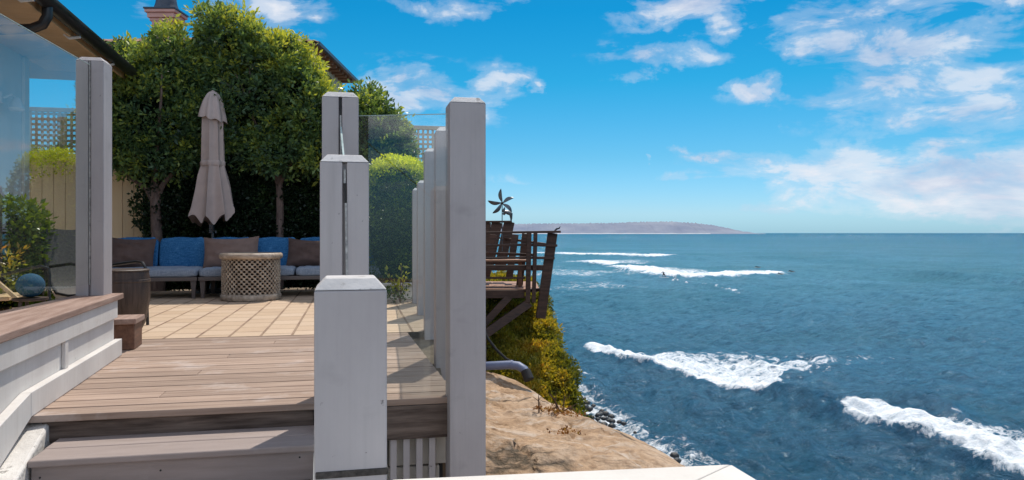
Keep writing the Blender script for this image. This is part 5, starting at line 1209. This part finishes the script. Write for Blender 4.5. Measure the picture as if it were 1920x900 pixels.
for (px_, py_, w_, lab, nn_) in ((1048, 776, .24, 'rusty orange succulent patch at the foot of the dry shrub', 45), (1066, 813, .13, 'small rusty succulent tuft in the middle of the bare rock', 22)):
    p_ = on_rock(px_, py_); t = thing('succulent', p_, 0, lab, 'plant')
    P = RNG.normal(size=(nn_, 3))*np.array((w_*.5, w_*.35, .008))+np.array((0, 0, .012))
    P[:, 2] += -P[:, 0]*.12
    leaf_object('leaves', [carpet(P, np.tile((0, -.1, .5), (nn_, 1)), np.clip(RNG.random(nn_), 0, 1), .022, 8, .012, .6)], 'leaf_rust', t)

# boulders at the water's edge
proto = None; ns = 0
for k in range(40):
    f = random.random(); px_ = 1083+f*78+random.gauss(0, 6); py_ = 752+f*50+random.uniform(-12, 16)
    if k > 33: px_, py_ = random.uniform(1150, 1300), 0; py_ = 795+(px_-1150)*.52+random.uniform(-8, 10)
    p_ = on(px_, py_, SEA+.05); s_ = random.uniform(.10, .24)
    if proto is None or k < 5:
        o_ = tag(MB().build('shore_stone', 'stone'), None); bpy.data.objects.remove(o_)
        b = MB(); b.ball((0, 0, 0), 1, 10, 8, sc=(1, .85, .6)); b.v = [tuple(Vector(q_)*(1+.28*noise.noise(Vector(q_)*1.6+Vector((k*3, 0, 0))))) for q_ in b.v]
        c = b.build('shore_stone', 'stone', smooth=True, sharp=60); proto = c
    else: c = proto.copy(); C.objects.link(c)
    c.location = p_; c.scale = (s_, s_, s_); c.rotation_euler = (random.uniform(-.3, .3), 0, random.uniform(0, 6.28))
    tag(c, 'wet black stone at the waterline below the cliff', 'stone', 'wet black stones along the shore')

# ------------------------------------------------------------------ surfers
def body(joints, edges, parent, scale=1.0):
    me = bpy.data.meshes.new('body'); me.from_pydata([tuple(Vector(j[0])*scale) for j in joints], edges, []); me.update()
    o = bpy.data.objects.new('body', me); C.objects.link(o); o.parent = parent
    md = o.modifiers.new('skin', 'SKIN')
    for v_, j in zip(me.skin_vertices[0].data, joints): v_.radius = (j[1]*scale, j[1]*scale); v_.use_root = False
    me.skin_vertices[0].data[0].use_root = True
    s_ = o.modifiers.new('sub', 'SUBSURF'); s_.levels = 1; s_.render_levels = 1
    me.materials.append(M['wetsuit']); return o
def surfboard(loc, rz, label):
    t = thing('surfboard', loc, rz, label, 'surfboard'); b = MB(); vs = []; n = 12
    for k in range(n+1):
        f = k/n; x = (f-.5)*2.1; w_ = .27*math.sin(math.pi*min(1, max(0.02, f*.98+.01)))**.55; r_ = .10*max(0, f-.7)**2*8
        vs += [(x, -w_, r_+.02), (x, 0, r_-.01), (x, w_, r_+.02), (x, 0, r_+.06)]
    fs = [(k*4+i, k*4+(i+1) % 4, (k+1)*4+(i+1) % 4, (k+1)*4+i) for k in range(n) for i in range(4)]+[(3, 2, 1, 0), (n*4, n*4+1, n*4+2, n*4+3)]
    b.add(vs, fs); b.build('deck_and_hull', 'board', t, smooth=True); return t
ps = on(1245, 520, SEA+.55)
surfboard(ps, R(160), 'pale surfboard under the crouching surfer in the white water')
pr_ = thing('person', ps+Vector((0, 0, .07)), R(160), 'surfer in black wetsuit crouching on a board before the breaking wave', 'person')
J = [((0, 0, .55), .15), ((.08, 0, .80), .16), ((.16, 0, 1.02), .15), ((.22, 0, 1.14), .06), ((.26, 0, 1.27), .105),
     ((.30, -.12, .50), .09), ((.22, -.10, .08), .055), ((.34, -.10, .04), .045), ((-.22, .12, .42), .09), ((-.36, .10, .06), .055), ((-.26, .10, .03), .045),
     ((.22, -.22, 1.02), .06), ((.48, -.38, .92), .045), ((.72, -.36, .98), .035), ((.10, .22, 1.02), .06), ((-.12, .42, .95), .045), ((-.34, .5, 1.05), .035)]
Eg = [(0, 1), (1, 2), (2, 3), (3, 4), (0, 5), (5, 6), (6, 7), (0, 8), (8, 9), (9, 10), (2, 11), (11, 12), (12, 13), (2, 14), (14, 15), (15, 16)]
body(J, Eg, pr_)
for (px_, py_, lab, lab2) in ((1420, 502, 'prone surfer paddling on a board, left of two others offshore', 'pale board under the leftmost paddling surfer'), (1463, 515, 'prone surfer paddling on a board, nearest of three offshore', 'pale board under the nearest paddling surfer'), (1483, 510, 'prone surfer paddling on a board, rightmost of three offshore', 'pale board under the rightmost paddling surfer')):
    ps = on(px_, py_, SEA+.35); surfboard(ps, R(200), lab2); q_ = thing('person', ps+Vector((0, 0, .10)), R(200), lab, 'person')
    J2 = [((-.25, 0, .08), .13), ((.05, 0, .12), .15), ((.35, 0, .22), .15), ((.48, 0, .33), .06), ((.58, 0, .42), .105), ((-.65, -.1, .06), .08), ((-1.05, -.1, .05), .05), ((-.65, .1, .06), .08), ((-1.05, .1, .05), .05),
          ((.36, -.22, .18), .055), ((.55, -.40, .02), .045), ((.36, .22, .18), .055), ((.50, .42, .05), .045)]
    body(J2, [(0, 1), (1, 2), (2, 3), (3, 4), (0, 5), (5, 6), (0, 7), (7, 8), (2, 9), (9, 10), (2, 11), (11, 12)], q_)

# ------------------------------------------------------------------ behind the camera: what the panes mirror
t = thing('house', (13.5, -44, -1), R(-16), 'white house with red tile roof mirrored in the clear pane', 'house')
b = MB(); b.box(-5, 1.5, 0, 6, 0, 2.6); b.box(1.6, 4.5, .6, 6, 0, 2.2); b.build('wall', 'white_wall', t)
b = MB(); ntile(b, (-5.4, 6.5, 2.62), (-5.4, -.5, 2.62), (-1.7, -.5, 4.2), (-1.7, 6.5, 4.2), 20, 8); ntile(b, (1.9, -.5, 2.62), (1.9, 6.5, 2.62), (-1.7, 6.5, 4.2), (-1.7, -.5, 4.2), 20, 8)
b.build('roof', 'tile', t, smooth=True, sharp=60)
for x_ in (-3.6, -.6, 2.8):
    b = MB(); b.box(x_, x_+1.0, 6.005, 6.05, .9, 2.0); b.build('window', 'slate_metal', t)
b = MB(); b.box(1.7, 2.3, 2, 2.6, 2.2, 4.6); b.build('chimney', 'white_wall', t)
